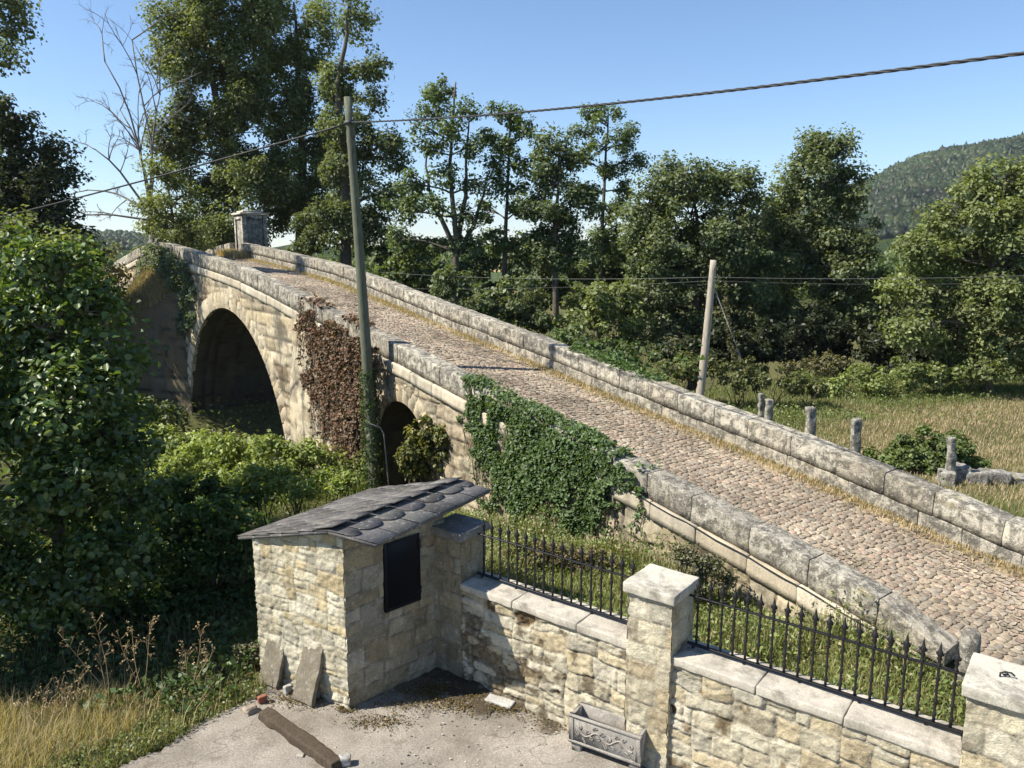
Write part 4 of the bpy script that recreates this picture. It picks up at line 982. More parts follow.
# foreground tree with large glossy leaves
G_fg = [(.055, .095, .024), (.045, .08, .02), (.075, .12, .03), (.12, .155, .045)]
tree('hazel_tree', 'leafy foreground tree with large glossy leaves on the left', 9.6, [(52, 655), (58, 560), (62, 430), (60, 300)],
     [(58, 262, 28, 26, 0), (20, 262, 36, 30, .2), (86, 312, 28, 30, -.1), (40, 330, 44, 44, -.3), (0, 340, 40, 50, 0), (104, 372, 28, 34, 0), (60, 408, 48, 44, -.5), (10, 430, 50, 50, -.3), (122, 432, 26, 36, .1), (84, 478, 46, 44, -.5), (30, 510, 52, 46, -.5), (130, 498, 24, 38, .1), (100, 552, 42, 40, -.3), (46, 580, 50, 36, -.4), (-4, 560, 40, 50, -.2), (136, 560, 20, 30, .2), (-50, 400, 50, 70, 0), (-50, 520, 50, 60, 0), (80, 600, 40, 22, 0), (-160, 400, 70, 80, -1.2), (-250, 420, 80, 80, -1.7), (-200, 520, 80, 60, -1.5), (-120, 330, 60, 60, -1)],  # leftmost lobes lie out of view, added to shade the ground at lower left
     G_fg, leaf=.083, csig=.15, tr=.1, dens=1.0, depth=1.15, mat=M_leaf_shiny, group='trees on the left bank', asp=.7, oval=True, lai=5.0, fill=2.4)
tree('elder_tree', 'dark bushy tree at the far bank beside the cutwater', 30.5, [(70, 330), (70, 280), (72, 230)],
     [(70, 250, 24, 26), (50, 280, 28, 26), (92, 300, 20, 22), (60, 320, 34, 24), (30, 300, 34, 34), (78, 350, 26, 22)], [(.035, .05, .022), (.045, .06, .026)], leaf=.17, csig=.24, tr=.15, group='trees on the left bank', lai=5)
tree('hazel_tree', 'second hazel standing in the shade behind the leafy foreground tree', 12.2, [(110, 610), (112, 500), (104, 380), (96, 290)],
     [(80, 300, 34, 30), (40, 300, 40, 36), (110, 350, 28, 34), (60, 370, 50, 44), (118, 410, 26, 34), (90, 440, 44, 40), (126, 470, 24, 34), (90, 510, 50, 40), (10, 400, 50, 60), (20, 500, 50, 60), (130, 530, 24, 30)], G_fg, leaf=.11, csig=.18, tr=.09, depth=1.2, group='trees on the left bank', asp=.72, lai=4.0, fill=2.2)
# bare dead tree
dt = thing('dead_tree', list(pd(150, 262, 36)[:2]) + [0.0], 'bare grey dead tree with fine twigs left of the poplars', 'tree', 'trees beyond the bridge')
mb = MB(); bc = (.17, .155, .14)
def twigs(a, b, r, lev):
    P = limb(mb, a, b, r, r * .45, bc, 6, .12, 4); L = np.linalg.norm(np.array(b) - a)
    if lev <= 0: return
    for k in range(4 if lev > 1 else 5):
        s = P[rng.integers(2, 6)]; d = (np.array(b) - a) / L * .7 + rnd_unit(1)[0] * .62; d /= np.linalg.norm(d)
        twigs(s, s + d * L * rng.uniform(.28, .48), r * .5, lev - 1)
f0 = np.array([dt.location[0], dt.location[1], -1.0]); f1 = pd(150, 215, 36)
mb.tube([f0, (f0 + f1) / 2 + [.1, 0, 0], f1], [.2, .16, .11], 7, bc)
for (x, y) in ((132, 40), (105, 62), (160, 95), (96, 150), (88, 190), (86, 215), (120, 110), (142, 140)): twigs(f1 + rng.normal(0, .2, 3), pd(x, y, 36 + rng.uniform(-1.5, 1.5)), .06, 3)
mb.build('trunk', M_bark, dt)

def bush(name, label, fwd, lobes, pal, leaf=.1, csig=.16, dens=1.0, clumps=1.1, mat=None, group=None, depth=1.0, cat='bush', stems=True, asp=.6):
    x, y = lobes[0][:2]; c0 = pd(x, y, fwd); gz = float(ground_z(c0[0], c0[1])); o = thing(name, [c0[0], c0[1], gz], label, cat, group)
    ml = MB(); ms = MB()
    for lb in lobes:
        x, y, rx, ry = lb[:4]; dist = fwd + (lb[4] if len(lb) > 4 else 0); c = pd(x, y, dist); m = dist / FPX * 1.02
        rad = np.array([rx * m, max(rx, ry) * m * .8 * depth, ry * m])
        nleaf = int(4.6 * dens * math.pi * rad[0] * rad[2] / (leaf * leaf * asp * .5))
        foot = np.array([c[0], c[1], min(float(ground_z(c[0], c[1])), c[2])])
        cc = puffs(ml, c, rad, nleaf, leaf, np.array(pal) * rng.uniform(.9, 1.12), asp, csig * .8, fwd < 17, 1.0)
        for q in range(0, len(cc), 2): limb(ms, foot + rng.normal(0, .06, 3) * [1, 1, 0], cc[q], .014, .004, (.11, .09, .06), 4, side=4)
    ms.build('stems', M_bark, o); ml.build('foliage', mat or M_leaf, o); return o
gB = 'bushes along the river trees'
bush('shrub', 'light green round shrub below the flat topped pine', 29, [(605, 300, 34, 22), (580, 318, 26, 18), (628, 318, 22, 18), (604, 334, 34, 18)], G_lite, leaf=.15, csig=.22, group=gB)
bush('shrub', 'dense dark shrub closing the gap behind the forked alder', 38, [(430, 262, 36, 22), (404, 258, 30, 18), (412, 284, 36, 22), (446, 286, 32, 22)], G_oak, leaf=.18, csig=.26, group=gB)
bush('shrub', 'dense dark shrub behind the slim alder trunk', 38, [(506, 272, 32, 26), (530, 258, 30, 26), (514, 300, 40, 24), (540, 300, 36, 24)], G_oak, leaf=.18, csig=.26, group=gB)
bush('shrub', 'dense dark shrub behind the flat topped pine trunk', 37, [(580, 268, 36, 30), (620, 262, 34, 34), (600, 300, 44, 26), (640, 300, 36, 26)], G_oak, leaf=.18, csig=.26, group=gB)
bush('shrub', 'mid green shrub just above the far parapet behind the tall pole', 34, [(394, 270, 28, 16), (424, 280, 24, 16), (380, 288, 24, 14)], G_lite[:2] + G_ald, leaf=.17, csig=.24, group=gB)
bush('shrub', 'dark shrub at the foot of the forked alder', 30, [(446, 290, 26, 18), (474, 300, 28, 18), (460, 316, 30, 16)], G_oak, leaf=.16, csig=.22, group=gB)
bush('shrub', 'dull green shrub at the foot of the slim alder', 30, [(520, 294, 32, 26), (500, 318, 26, 20), (548, 318, 30, 24)], G_oak, leaf=.16, csig=.22, group=gB)
bush('shrub', 'shadowed shrub behind the parapet left of the broad oak', 28, [(572, 340, 30, 16), (604, 352, 30, 14), (636, 356, 28, 14)], G_ald, leaf=.15, csig=.2, group=gB)
bush('understory', 'dark understory thicket beneath the grey green tree', 29.5, [(790, 350, 36, 18), (830, 350, 36, 20), (870, 352, 30, 20), (810, 330, 40, 20), (890, 340, 20, 24)], [(.03, .04, .018)], leaf=.16, csig=.24, group=gB)
bush('understory', 'dark understory thicket behind the stay wire', 29, [(730, 352, 36, 20), (760, 350, 26, 20), (690, 352, 36, 18), (740, 330, 40, 20)], [(.03, .04, .018)], leaf=.16, csig=.24, group=gB)
bush('understory', 'dark understory thicket behind the walnut and the bramble hedge', 28, [(910, 368, 26, 12), (950, 366, 30, 14), (990, 372, 30, 14), (930, 350, 26, 20)], [(.03, .04, .018)], leaf=.16, csig=.24, group=gB)
bush('shrub', 'greyish dry shrub under the grey green tree', 27.5, [(812, 366, 20, 9), (836, 364, 16, 9), (792, 368, 14, 7)], [(.13, .12, .06), (.09, .09, .04)], leaf=.12, csig=.14, group=gB)
bush('bramble_hedge', 'low bright bramble hedge along the far side of the field', 24.5, [(870, 380, 34, 13), (906, 374, 34, 13), (940, 374, 28, 13), (830, 384, 30, 12), (964, 378, 20, 12), (800, 386, 24, 10)], [(.16, .20, .06), (.13, .165, .05), (.19, .22, .08)], leaf=.11, csig=.15, group='brambles in the field')
bush('bramble_hedge', 'tall weedy brambles around the foot of the short pole', 22.5, [(740, 374, 30, 15), (776, 380, 30, 14), (706, 372, 28, 14), (810, 388, 24, 11), (676, 368, 26, 12)], [(.10, .115, .04), (.08, .1, .035), (.14, .14, .06)], leaf=.1, csig=.14, group='brambles in the field')
bush('bramble_mound', 'rounded bramble mound behind the stone posts in the field', 15.8, [(922, 450, 36, 20), (948, 444, 32, 18), (896, 462, 30, 15), (968, 462, 22, 16), (932, 470, 42, 16), (916, 462, 40, 18)], [(.10, .135, .04), (.075, .105, .03), (.13, .165, .055)], leaf=.075, csig=.09, group='brambles in the field')
bush('ivy_bush', 'yellow green bush growing by the small arch', 15.2, [(438, 428, 20, 14), (424, 444, 26, 20), (450, 450, 20, 24), (430, 468, 36, 18), (408, 460, 16, 14), (440, 440, 26, 24)], [(.15, .14, .035), (.10, .11, .03), (.07, .09, .025)], leaf=.085, csig=.1)
gN = 'bright thickets on the bank before the big arch'
G_bk = [(.09, .12, .035), (.07, .10, .03)]
Gn = [(.20, .25, .06), (.15, .20, .05), (.25, .29, .085)]
bush('thicket', 'bright green thicket under the right half of the big arch', 17.5, [(300, 450, 26, 16), (270, 452, 24, 14), (322, 464, 22, 14), (285, 470, 30, 14)], Gn, leaf=.10, csig=.15, group=gN)
bush('thicket', 'pale green thicket in front of the left foot of the big arch', 18.5, [(196, 452, 24, 12), (224, 446, 20, 12), (250, 456, 24, 12), (215, 468, 30, 12)], Gn, leaf=.10, csig=.15, group=gN)
bush('thicket', 'low sunlit ferns between the tall pole and the slate roof', 13.6, [(330, 482, 24, 9), (300, 490, 26, 10), (352, 480, 14, 8)], Gn, leaf=.07, csig=.1, group=gN)
bush('thicket', 'tall sunlit nettles left of the slate roof', 14.2, [(262, 484, 28, 14), (234, 496, 24, 14), (290, 480, 20, 12)], Gn, leaf=.08, csig=.11, group=gN)
bush('thicket', 'wide bright bramble bank below the cutwater and arch foot', 20.5, [(176, 444, 30, 16), (210, 446, 26, 14), (150, 440, 26, 22), (240, 450, 26, 14), (140, 460, 30, 24)], Gn, leaf=.11, csig=.16, group=gN)
bush('thicket', 'sunlit bramble bank between the foreground tree and the thickets', 17.0, [(170, 466, 26, 14), (200, 472, 28, 14), (236, 474, 26, 14), (270, 470, 26, 12)], Gn, leaf=.09, csig=.13, group=gN)
bush('thicket', 'leafy patch on the far bank behind the arch foot', 25.5, [(150, 412, 24, 14), (176, 420, 16, 12), (128, 404, 20, 16)], G_bk, leaf=.13, csig=.18, group=gN)
gU = 'added bushes blocking light behind the arches'  # put behind the bridge to stop light showing through the arches
for i_, (t_0, lb_) in enumerate(((14.0, 'dark bush added behind the right half of the big arch to block light'), (20.5, 'dark bush added behind the left half of the big arch to block light'), (5.3, 'dark bush added behind the small arch to block light'))):
    q_ = bp(t_0, -BW - 3.2, 0); ob_ = thing('bush', [q_[0], q_[1], float(ground_z(q_[0], q_[1]))], lb_, 'bush', gU); m1_ = MB(); m2_ = MB()
    for k_ in range(60 if i_ < 2 else 34):
        c_ = bp(t_0 + rng.normal(0, 1.5 if i_ < 2 else .9), -BW - 3.2 + rng.normal(0, .8), rng.uniform(-1.6, 2.2)); leaf_quads(m1_, c_ + rng.normal(size=(44, 3)) * .34, .19, G_fg[:2])
        if k_ % 6 == 0: limb(m2_, q_, c_, .03, .008, (.1, .08, .06), 4, side=4)
    m2_.build('stems', M_bark, ob_); m1_.build('foliage', M_leaf, ob_)
gS = 'shaded bushes behind the shed'
bush('bush', 'dark shaded bush left of the slate roof', 10.6, [(215, 560, 40, 40), (185, 600, 34, 34), (235, 610, 26, 34), (205, 516, 34, 26), (236, 530, 24, 28), (180, 540, 30, 34)], G_fg[:2], leaf=.085, csig=.12, group=gS)
bush('bush', 'low dark bush beneath the foreground tree', 10.2, [(150, 610, 34, 30), (120, 630, 30, 22), (175, 640, 30, 20)], G_fg[:2], leaf=.08, csig=.12, group=gS)
bush('bush', 'dark bush deep in the shade at the left edge', 10.4, [(20, 620, 40, 26), (70, 626, 30, 24), (-20, 640, 40, 20)], G_fg[:2], leaf=.08, csig=.12, group=gS)
bush('bush', 'half lit bush between foreground tree and big arch', 13.2, [(176, 498, 26, 20), (204, 494, 26, 16), (160, 530, 24, 26), (232, 504, 26, 16)], G_fg, leaf=.08, csig=.12, group=gS)

# ------------------------------------------------------------------ climbers on the bridge
def inpoly(px, py, poly):
    poly = np.array(poly, float); r = np.zeros(len(px), bool); j = len(poly) - 1
    for i in range(len(poly)):
        xi, yi = poly[i]; xj, yj = poly[j]
        k = ((yi > py) != (yj > py)) & (px < (xj - xi) * (py - yi) / (yj - yi + 1e-12) + xi); r ^= k; j = i
    return r
def climber(name, label, poly, n, pal, leaf, thick, mat, cat='ivy', off=.05, edge=8, strands=14, top_over=0.0, cvar=.35, seed=0, base_off=lambda t: 0 * t, asp=.75, poff=0.0, thin=0.0):
    P = np.array(poly, float); mn, mx = P.min(0), P.max(0)
    px = rng.uniform(mn[0] - edge, mx[0] + edge, n * 3); py = rng.uniform(mn[1] - edge, mx[1] + edge, n * 3)
    wob = np.stack([fbm(np.stack([px / 14, py / 14, 0 * px + seed], -1), seed, 3), fbm(np.stack([px / 14, py / 14, 0 * px + 9], -1), seed + 4, 3)], -1) * edge
    k = inpoly(px + wob[:, 0], py + wob[:, 1], poly); px, py = px[k][:n], py[k][:n]
    t = np.empty(len(px)); z = np.empty(len(px))
    for i in range(len(px)): t[i], z[i] = pface(px[i], py[i], poff)
    zt = ptop(t); py_ = py
    clump = .5 + .5 * fbm(np.stack([t * 2.2, z * 2.2, 0 * t + seed], -1), seed + 1, 3)
    if thin > 0:
        low_ = (py_ - mn[1]) / (mx[1] - mn[1]); kk = (clump > thin * .9 * low_ + .12) | (rng.random(len(t)) < .35)
        t, z, zt, clump = t[kk], z[kk], zt[kk], clump[kk]
    over = z > zt
    s = off + base_off(t) + thick * np.clip(clump, 0, 1.3) * rng.uniform(.1, 1, len(t)) * np.clip(1.2 - over, 0, 1)
    s = np.where(z > zt - .03, -rng.uniform(-.1, .34, len(t)), s); z = np.where(z > zt - .03, zt + rng.uniform(.0, .1, len(t)), z)
    C = bp(t, s, z); base = C.mean(0); base[2] = z.min()
    o = thing(name, base, label, cat)
    ml = MB(); leaf_quads(ml, C, leaf, pal, up=.15, nrm=NN * .8 + np.array([0, 0, .4]), nb=.45, cvar=cvar, asp=asp, oval=True)
    ms = MB()
    for i in range(strands):
        k0 = rng.integers(0, len(t)); q = bp(t[k0], .04 + base_off(t[k0]), z[k0]); L = rng.uniform(.6, 1.6)
        pts = [q]
        for _ in range(7): pts.append(pts[-1] + U * rng.normal(0, .07) + np.array([0, 0, -L / 7]))
        pts = np.array(pts)
        if asp > .7 and i % 2 == 0: leaf_quads(ml, np.repeat(pts, 5, 0) + NN * .05 + rng.normal(0, .035, (40, 3)), leaf * .9, pal, up=.2, nrm=NN, nb=.4, asp=asp, oval=True)
        ms.tube(pts + NN * .03, np.linspace(.012, .004, 8), 4, (.13, .10, .07))
    ms.build('stems', M_bark, o); ml.build('foliage', mat, o)
    return o
G_ivy = [(.05, .085, .03), (.04, .065, .022), (.075, .115, .045), (.06, .09, .03)]
climber('ivy', 'thick green ivy hanging over the parapet above the railing', [(469, 376), (505, 388), (560, 418), (605, 444), (628, 460), (630, 470), (616, 482), (605, 500), (598, 525), (590, 548), (578, 552), (568, 530), (561, 500), (552, 476), (540, 484), (531, 520), (520, 542), (510, 510), (502, 480), (492, 455), (482, 430), (471, 400)], 22000, [tuple(v * 1.35 for v in c) for c in G_ivy], .06, .17, M_leaf, seed=3, strands=110, edge=19, thin=.55)
climber('red_creeper', 'dry rust red creeper covering the buttress between the arches', [(300, 293), (322, 307), (348, 323), (366, 332), (366, 370), (362, 410), (352, 450), (346, 485), (334, 470), (324, 430), (313, 395), (306, 350), (301, 315)], 15000, [(.155, .085, .058), (.125, .072, .05), (.18, .12, .085), (.13, .10, .07), (.22, .17, .125), (.17, .14, .10)], .075, .15, M_dryleaf, 'creeper', seed=5, strands=220, edge=15, thin=.35, base_off=lambda t: .25 + 0 * t, off=.04, poff=.27)
climber('ivy', 'grey green ivy hanging from the bridge crest by the cutwater', [(148, 244), (165, 246), (188, 256), (197, 275), (196, 300), (190, 330), (184, 350), (178, 320), (166, 305), (150, 296), (145, 270)], 7000, [(.10, .13, .085), (.075, .10, .06), (.13, .16, .11)], .11, .5, M_leaf, seed=7, edge=5, strands=14)
climber('ivy', 'small ivy tuft on the bridge face below the parapet joint', [(598, 505), (614, 486), (636, 478), (640, 486), (618, 496), (606, 512)], 260, G_ivy, .06, .1, M_leaf, seed=9, edge=3, strands=4)
n = 1500; t = rng.uniform(.9, 3.6, n); k = rng.random(n) < .35 + .6 * vnoise(np.stack([t * 2.5, 0 * t, 0 * t], -1), 44) + .2; t = t[k]
C = bp(t, -BW + rng.normal(.06, .13, len(t)), top_z(t) + np.abs(rng.normal(0, .05, len(t)))); o = thing('ivy', bp(2.2, -BW, 2.3), 'low leafy ivy running along the top of the far parapet', 'ivy')
mb = MB(); leaf_quads(mb, C, .07, [tuple(v * 1.5 for v in c) for c in G_ivy], up=.5, oval=True); mb.build('foliage', M_leaf, o)
mb = MB(); mb.tube(bp(np.linspace(.9, 3.6, 20), -BW + .02, top_z(np.linspace(.9, 3.6, 20)) + .01), .01, 4, (.13, .10, .07)); mb.build('stems', M_bark, o)
# plants at the wall foot below the ivy
gG = 'plants on the grass strip behind the railing'
bush('weed_bush', 'dry brown green bush at the bridge foot under the ivy', 10.3, [(540, 552, 26, 10), (568, 560, 24, 10), (600, 568, 20, 9), (520, 556, 16, 8)], [(.14, .12, .05), (.09, .10, .035), (.16, .12, .06)], leaf=.05, csig=.08, group=gG)
bush('weed_bush', 'pale flowering weed against the bridge face beside the middle pillar', 9.0, [(684, 556, 14, 12), (706, 566, 16, 14), (690, 578, 18, 10), (722, 580, 12, 10)], [(.16, .16, .09), (.11, .13, .05), (.22, .2, .13)], leaf=.04, csig=.07, group=gG)
# ivy round the pole foot
o = thing('ivy', [pb[0], pb[1], float(ground_z(pb[0], pb[1]))], 'ivy climbing the foot of the tall leaning pole', 'ivy')
f = rng.uniform(0, 1, 2600) ** 1.3 * .36; C = pb + (pt_ - pb) * f[:, None]; a = rng.uniform(0, 6.283, len(f)); rr = .155 + rng.uniform(0, .14, len(f)) * (1 - f / .4)
C = C + np.stack([np.cos(a) * rr, np.sin(a) * rr, rng.normal(0, .05, len(f))], -1)
mb = MB(); leaf_quads(mb, C, .065, G_ivy, up=.2); mb.build('foliage', M_leaf, o)
# hanging creeper strand on the stay of the short pole
o_ = pd(724, 296, 22.4); f = np.linspace(0, 1, 260)[:, None]; C = o_ + (pd(735, 366, 22.8) - o_) * f + rng.normal(0, .06, (260, 3))
mb = MB(); leaf_quads(mb, C, .09, [(.14, .13, .07), (.1, .1, .05)]); mb.tube([o_, pd(729, 330, 22.6), pd(735, 372, 22.8)], .012, 5, (.1, .08, .05))
tag(mb.build('creeper_strand', M_leaf, base=pd(735, 372, 22.8)), 'thin dry creeper strand hanging beside the stay wire', 'creeper')

# ------------------------------------------------------------------ field posts and low wall
gP = 'granite posts in the field'
def post(px, py_top, py_bot, wpx, fwd, label, ivy=False, tilt=0):
    b = pd(px, py_bot, fwd); tp = pd(px + tilt, py_top, fwd); gz = float(ground_z(b[0], b[1])); b[2] = min(b[2], gz + .02); w = wpx / FPX * fwd
    mb = MB(); rough_slab(mb, b - [w / 2, w * .4, .15], [w, .02, 0], [-.02, w * .8, 0], tp - b + [0, 0, .15], .06, .02, .03, (.42, .40, .35), int(px))
    tag(mb.build('granite_post', M_parapet, base=b, smooth=True), label, 'post', gP)
post(762, 393, 414, 5, 19.0, 'thin pale granite post farthest left in the field')
post(770, 399, 420, 7, 18.5, 'stubby mossy post right beside the thin one')
post(812, 407, 432, 9, 17.2, 'plain square granite post second along the field fence')
post(857, 419, 450, 9, 16.2, 'granite post with a dark mossy head')
post(953, 437, 482, 8, 14.6, 'pale granite post beside the broken low wall', tilt=-1)
lw = thing('low_stone_wall', list(pd(985, 478, 14.8)[:2]) + [.4], 'broken low stone wall with flat capstones at the field edge', 'wall')
mb = MB(); r = random.Random(8)
for (x0, y0, w, h, f_) in ((960, 472, .34, .34, 14.7), (976, 478, .40, .30, 14.6), (996, 478, .5, .34, 14.8), (1018, 482, .55, .32, 14.8), (1044, 486, .6, .32, 14.7), (948, 478, .22, .2, 14.4)):
    q = pd(x0, y0, f_); rough_slab(mb, [q[0] - w / 2, q[1], .3], [w, -.1, 0], [.05, .34, 0], [0, 0, q[2] - .3 + .12], .06, .025, .04, (.40, .38, .34), int(x0))
mb.build('stones', M_parapet, lw, smooth=True)

# ------------------------------------------------------------------ grass and other ground cover (stuff)
def blades(mb, P, h, w, pal, lean=.35, cvar=.25):
    n = len(P)
    if n == 0: return
    a = rng.uniform(0, 6.283, n); d = np.stack([np.cos(a), np.sin(a), 0 * a], -1); ln = rng.uniform(.1, 1, n)[:, None] * lean
    H = (h * rng.uniform(.5, 1.3, n))[:, None]; up = np.array([0, 0, 1.0]); s = np.stack([-d[:, 1], d[:, 0], 0 * a], -1) * w / 2
    m1 = P + up * H * .55 + d * H * ln * .35; m2 = P + up * H * (1 - .25 * ln) + d * H * ln
    V = np.stack([P - s, P + s, m1 + s * .7, m1 - s * .7, m2], 1); i = np.arange(n)[:, None] * 5
    pal = np.array(pal); c = pal[rng.integers(0, len(pal), n)] * rng.uniform(1 - cvar, 1 + cvar, (n, 1))
    mb.add(V.reshape(-1, 3), np.concatenate([i + 0, i + 1, i + 2, i + 3], 1), np.repeat(c, 5, 0)); mb.F.append(np.concatenate([i + 3, i + 2, i + 4], 1) + mb.n - n * 5)
def area_pts(n, x0, x1, y0, y1, keep):
    x = rng.uniform(x0, x1, n); y = rng.uniform(y0, y1, n); k = keep(x, y); x, y = x[k], y[k]
    return np.stack([x, y, ground_z(x, y) - .01], -1)
def ts_of(x, y): return (x - N0[0]) * U[0] + (y - N0[1]) * U[1], (x - N0[0]) * NN[0] + (y - N0[1]) * NN[1]
DRY = [(.36, .27, .12), (.42, .33, .17), (.30, .22, .10), (.27, .24, .09)]
GRN = [(.13, .165, .045), (.16, .195, .06), (.10, .135, .035), (.20, .21, .08)]
# courtyard edge, lower left: dry yellow verge with a green fringe by the concrete
def verge(x, y):
    ex = np.interp(y, [3.0, e2[1], e1[1], e0[1], 8.4, 9.2], [-4.6, e2[0], e1[0], e0[0], -2.95, -2.4]); return (y < 7.95 + .3 * vnoise(np.stack([x * 1.5, 0 * x, 0 * x], -1), 8) + .3 * sstep(-3.6, -3.0, x)) & (x < ex + .05 + .1 * vnoise(np.stack([x * 4, y * 4, 0 * x], -1), 3)) & (x > ex - 5)
P = area_pts(110000, -9, -2.2, 5.0, 8.8, verge); ex = np.interp(P[:, 1], [3.0, e2[1], e1[1], e0[1], 8.4, 9.2], [-4.6, e2[0], e1[0], e0[0], -2.95, -2.4])
dd = ex - P[:, 0]; k = rng.random(len(P)) < np.clip(1.15 - .0 * dd, 0, 1); P = P[k]; dd = dd[k]
nzv = vnoise(np.stack([P[:, 0] * 1.6, P[:, 1] * 1.6, 0 * dd], -1), 9)
mb = MB(); g_ = (dd < .5 + .5 * nzv) & (rng.random(len(P)) < .8)
blades(mb, P[g_ & (rng.random(len(P)) < .8)], .10, .010, GRN, .8); kk = rng.random(len(P)) < .12; blades(mb, P[~g_ & kk], .34, .006, [(.5, .4, .22), (.4, .31, .17)], .7)
blades(mb, P[~g_], .16, .006, [(.42, .36, .19), (.38, .31, .16), (.30, .27, .12), (.24, .25, .09)], .9); blades(mb, P[~g_ & (rng.random(len(P)) < .35)], .11, .009, GRN, .8)
q = P[g_]; q = q[rng.random(len(q)) < .6]; leaf_quads(mb, q + np.stack([0 * q[:, 0], 0 * q[:, 0], rng.uniform(.02, .16, len(q))], -1), .035, GRN, up=.6)
tag(mb.build('verge_grass', M_grass), 'dry yellow grass with a green fringe along the courtyard concrete', 'grass', kind='stuff')
# river bank undergrowth between foreground tree, shed and bridge
def bankf(x, y):
    t, s = ts_of(x, y); return (s > .15) & (t > -1.5) & (t < 13.5) & (y > 12.4) & (x < .4) & ~((t < 5.6) & (s < 4.5)) & (x > -.62 * y - 1) & ~((s < .9) & (t > 7.2) & (t < 11.3))
P = area_pts(90000, -14, .4, 9.6, 24, bankf); t, s = ts_of(P[:, 0], P[:, 1])
lum = fbm(np.stack([P[:, 0] * .6, P[:, 1] * .6, 0 * t], -1), 12, 3)
k = rng.random(len(P)) < .62 + .4 * lum; P = P[k]; lum = lum[k]; t = t[k]
mb = MB(); hgt = .55 + .35 * lum
G_bank = [(.16, .20, .05), (.12, .16, .04), (.20, .235, .07), (.10, .135, .035)]
zz = np.abs(rng.uniform(0, 1, len(P))) ** .7 * np.clip(hgt * 1.25, .15, 1.3)
leaf_quads(mb, P + np.stack([rng.normal(0, .06, len(P)), rng.normal(0, .06, len(P)), zz], -1), .095, G_bank, up=.4, asp=.5)
sub = rng.random(len(P)) < .3; blades(mb, P[sub], .6, .014, G_bank, .7)
tag(mb.build('bank_undergrowth', M_grass), 'sunlit green undergrowth on the river bank before the bridge', 'undergrowth', kind='stuff')
# shaded ground cover under the trees
def shadef(x, y): return (y > 7.75 + .25 * vnoise(np.stack([x * 2, 0 * x, 0 * x], -1), 4)) & (y < 12.6) & (x < -3.05 + .0 * y) & (x > -.62 * y - 2) | ((y > 9.6) & (y < 12.6) & (x < -1.4) & (x > -3.2))
P = area_pts(30000, -11, -1.2, 7.4, 12.6, shadef); mb = MB(); zz = rng.uniform(0, .34, len(P)) * (.6 + .5 * vnoise(np.stack([P[:, 0] * 1.2, P[:, 1] * 1.2, 0 * P[:, 0]], -1), 6))
leaf_quads(mb, P + np.stack([0 * zz, 0 * zz, np.abs(zz)], -1), .075, G_fg[:3], up=.5); blades(mb, P[::5], .3, .01, [(.2, .16, .09), (.13, .12, .06)], .8)
tag(mb.build('shade_undergrowth', M_grass), 'low dark plants in the shade under the foreground tree', 'undergrowth', kind='stuff')
# far bank and below the arch
def bank2(x, y):
    t, s = ts_of(x, y); return (((t > 20.3) & (t < 40)) | ((t > 10) & (t < 14))) & (s > -BW - 12) & (s < 14) & ~((s < 2.9) & (s > -BW - .3) & ((t > 22.0) | (t < 11.9)))
P = area_pts(80000, -40, 0, 14, 52, bank2); mb = MB(); zz = rng.uniform(0, 1.0, len(P)) ** 1.2
leaf_quads(mb, P + np.stack([0 * zz, 0 * zz, zz], -1), .16, G_bank[1:2] + G_oak, up=.4)
tag(mb.build('riverside_undergrowth', M_grass), 'rough green growth along the water under the big arch', 'undergrowth', kind='stuff')
# grass strip behind the railing
def gard(x, y):
    t, s = ts_of(x, y); d = (x - W0[0]) * WN[0] + (y - W0[1]) * WN[1]; return (d > .42) & (s > .06) & (t < 4.6) & (t > -7.2) & (x > -1.8)
P = area_pts(170000, -2, 6, 5, 16, gard); mb = MB(); t, s = ts_of(P[:, 0], P[:, 1]); nz_ = fbm(np.stack([P[:, 0] * 1.5, P[:, 1] * 1.5, 0 * t], -1), 14, 2)
hs_ = P[::2]; tall = nz_[::2] > .15; blades(mb, hs_[tall & (rng.random(len(hs_)) < .5)], .36, .010, [(.2, .22, .08), (.3, .27, .14), (.15, .19, .06)], .6)
blades(mb, hs_, .14, .011, [tuple(v * 1.25 for v in c) for c in GRN] + [(.26, .24, .1)], .7); q = P[1::2]; zz = rng.uniform(.0, .24, len(q)) * np.clip(1 + 1.6 * nz_[1::2], .2, 2.6)
leaf_quads(mb, q + np.stack([0 * zz, 0 * zz, np.abs(zz)], -1), .045, [tuple(v * 1.25 for v in c) for c in GRN[:3]] + [(.27, .25, .13)], up=.5); 
tag(mb.build('strip_grass', M_grass), 'green weedy grass between the railing and the bridge', 'grass', kind='stuff')
# field beyond the bridge
def fieldf(x, y):
    t, s = ts_of(x, y); return (s < -BW - .5) & (y < 29) & (x < y * .82 + 1) & (t < 13)
P = area_pts(260000, 0, 25, 9, 29, fieldf); t, s = ts_of(P[:, 0], P[:, 1]); mb = MB()
nz_ = fbm(np.stack([P[:, 0] * .4, P[:, 1] * .4, 0 * t], -1), 15, 3)
gw = np.clip(sstep(3.2, .8, -BW - s - .6 + 1.2 * nz_) + sstep(.8, 3.0, t + 1.6 * nz_) + sstep(23.5, 25.5, P[:, 1]), 0, 1)
gg = rng.random(len(P)) < gw * .85 + .03
blades(mb, P[gg], .17, .013, GRN[:3] + [(.24, .22, .10)], .8); qq = P[gg & (nz_ > .1)][::3]; leaf_quads(mb, qq + np.stack([0 * qq[:, 0], 0 * qq[:, 0], rng.uniform(.02, .3, len(qq))], -1), .07, GRN[:3], up=.5); blades(mb, P[~gg], .11, .011, [(.42, .32, .20), (.46, .36, .24), (.38, .285, .17), (.31, .26, .15), (.25, .23, .11)], .9)
tag(mb.build('field_grass', M_grass), 'dry tawny meadow grass beyond the bridge', 'grass', kind='stuff')
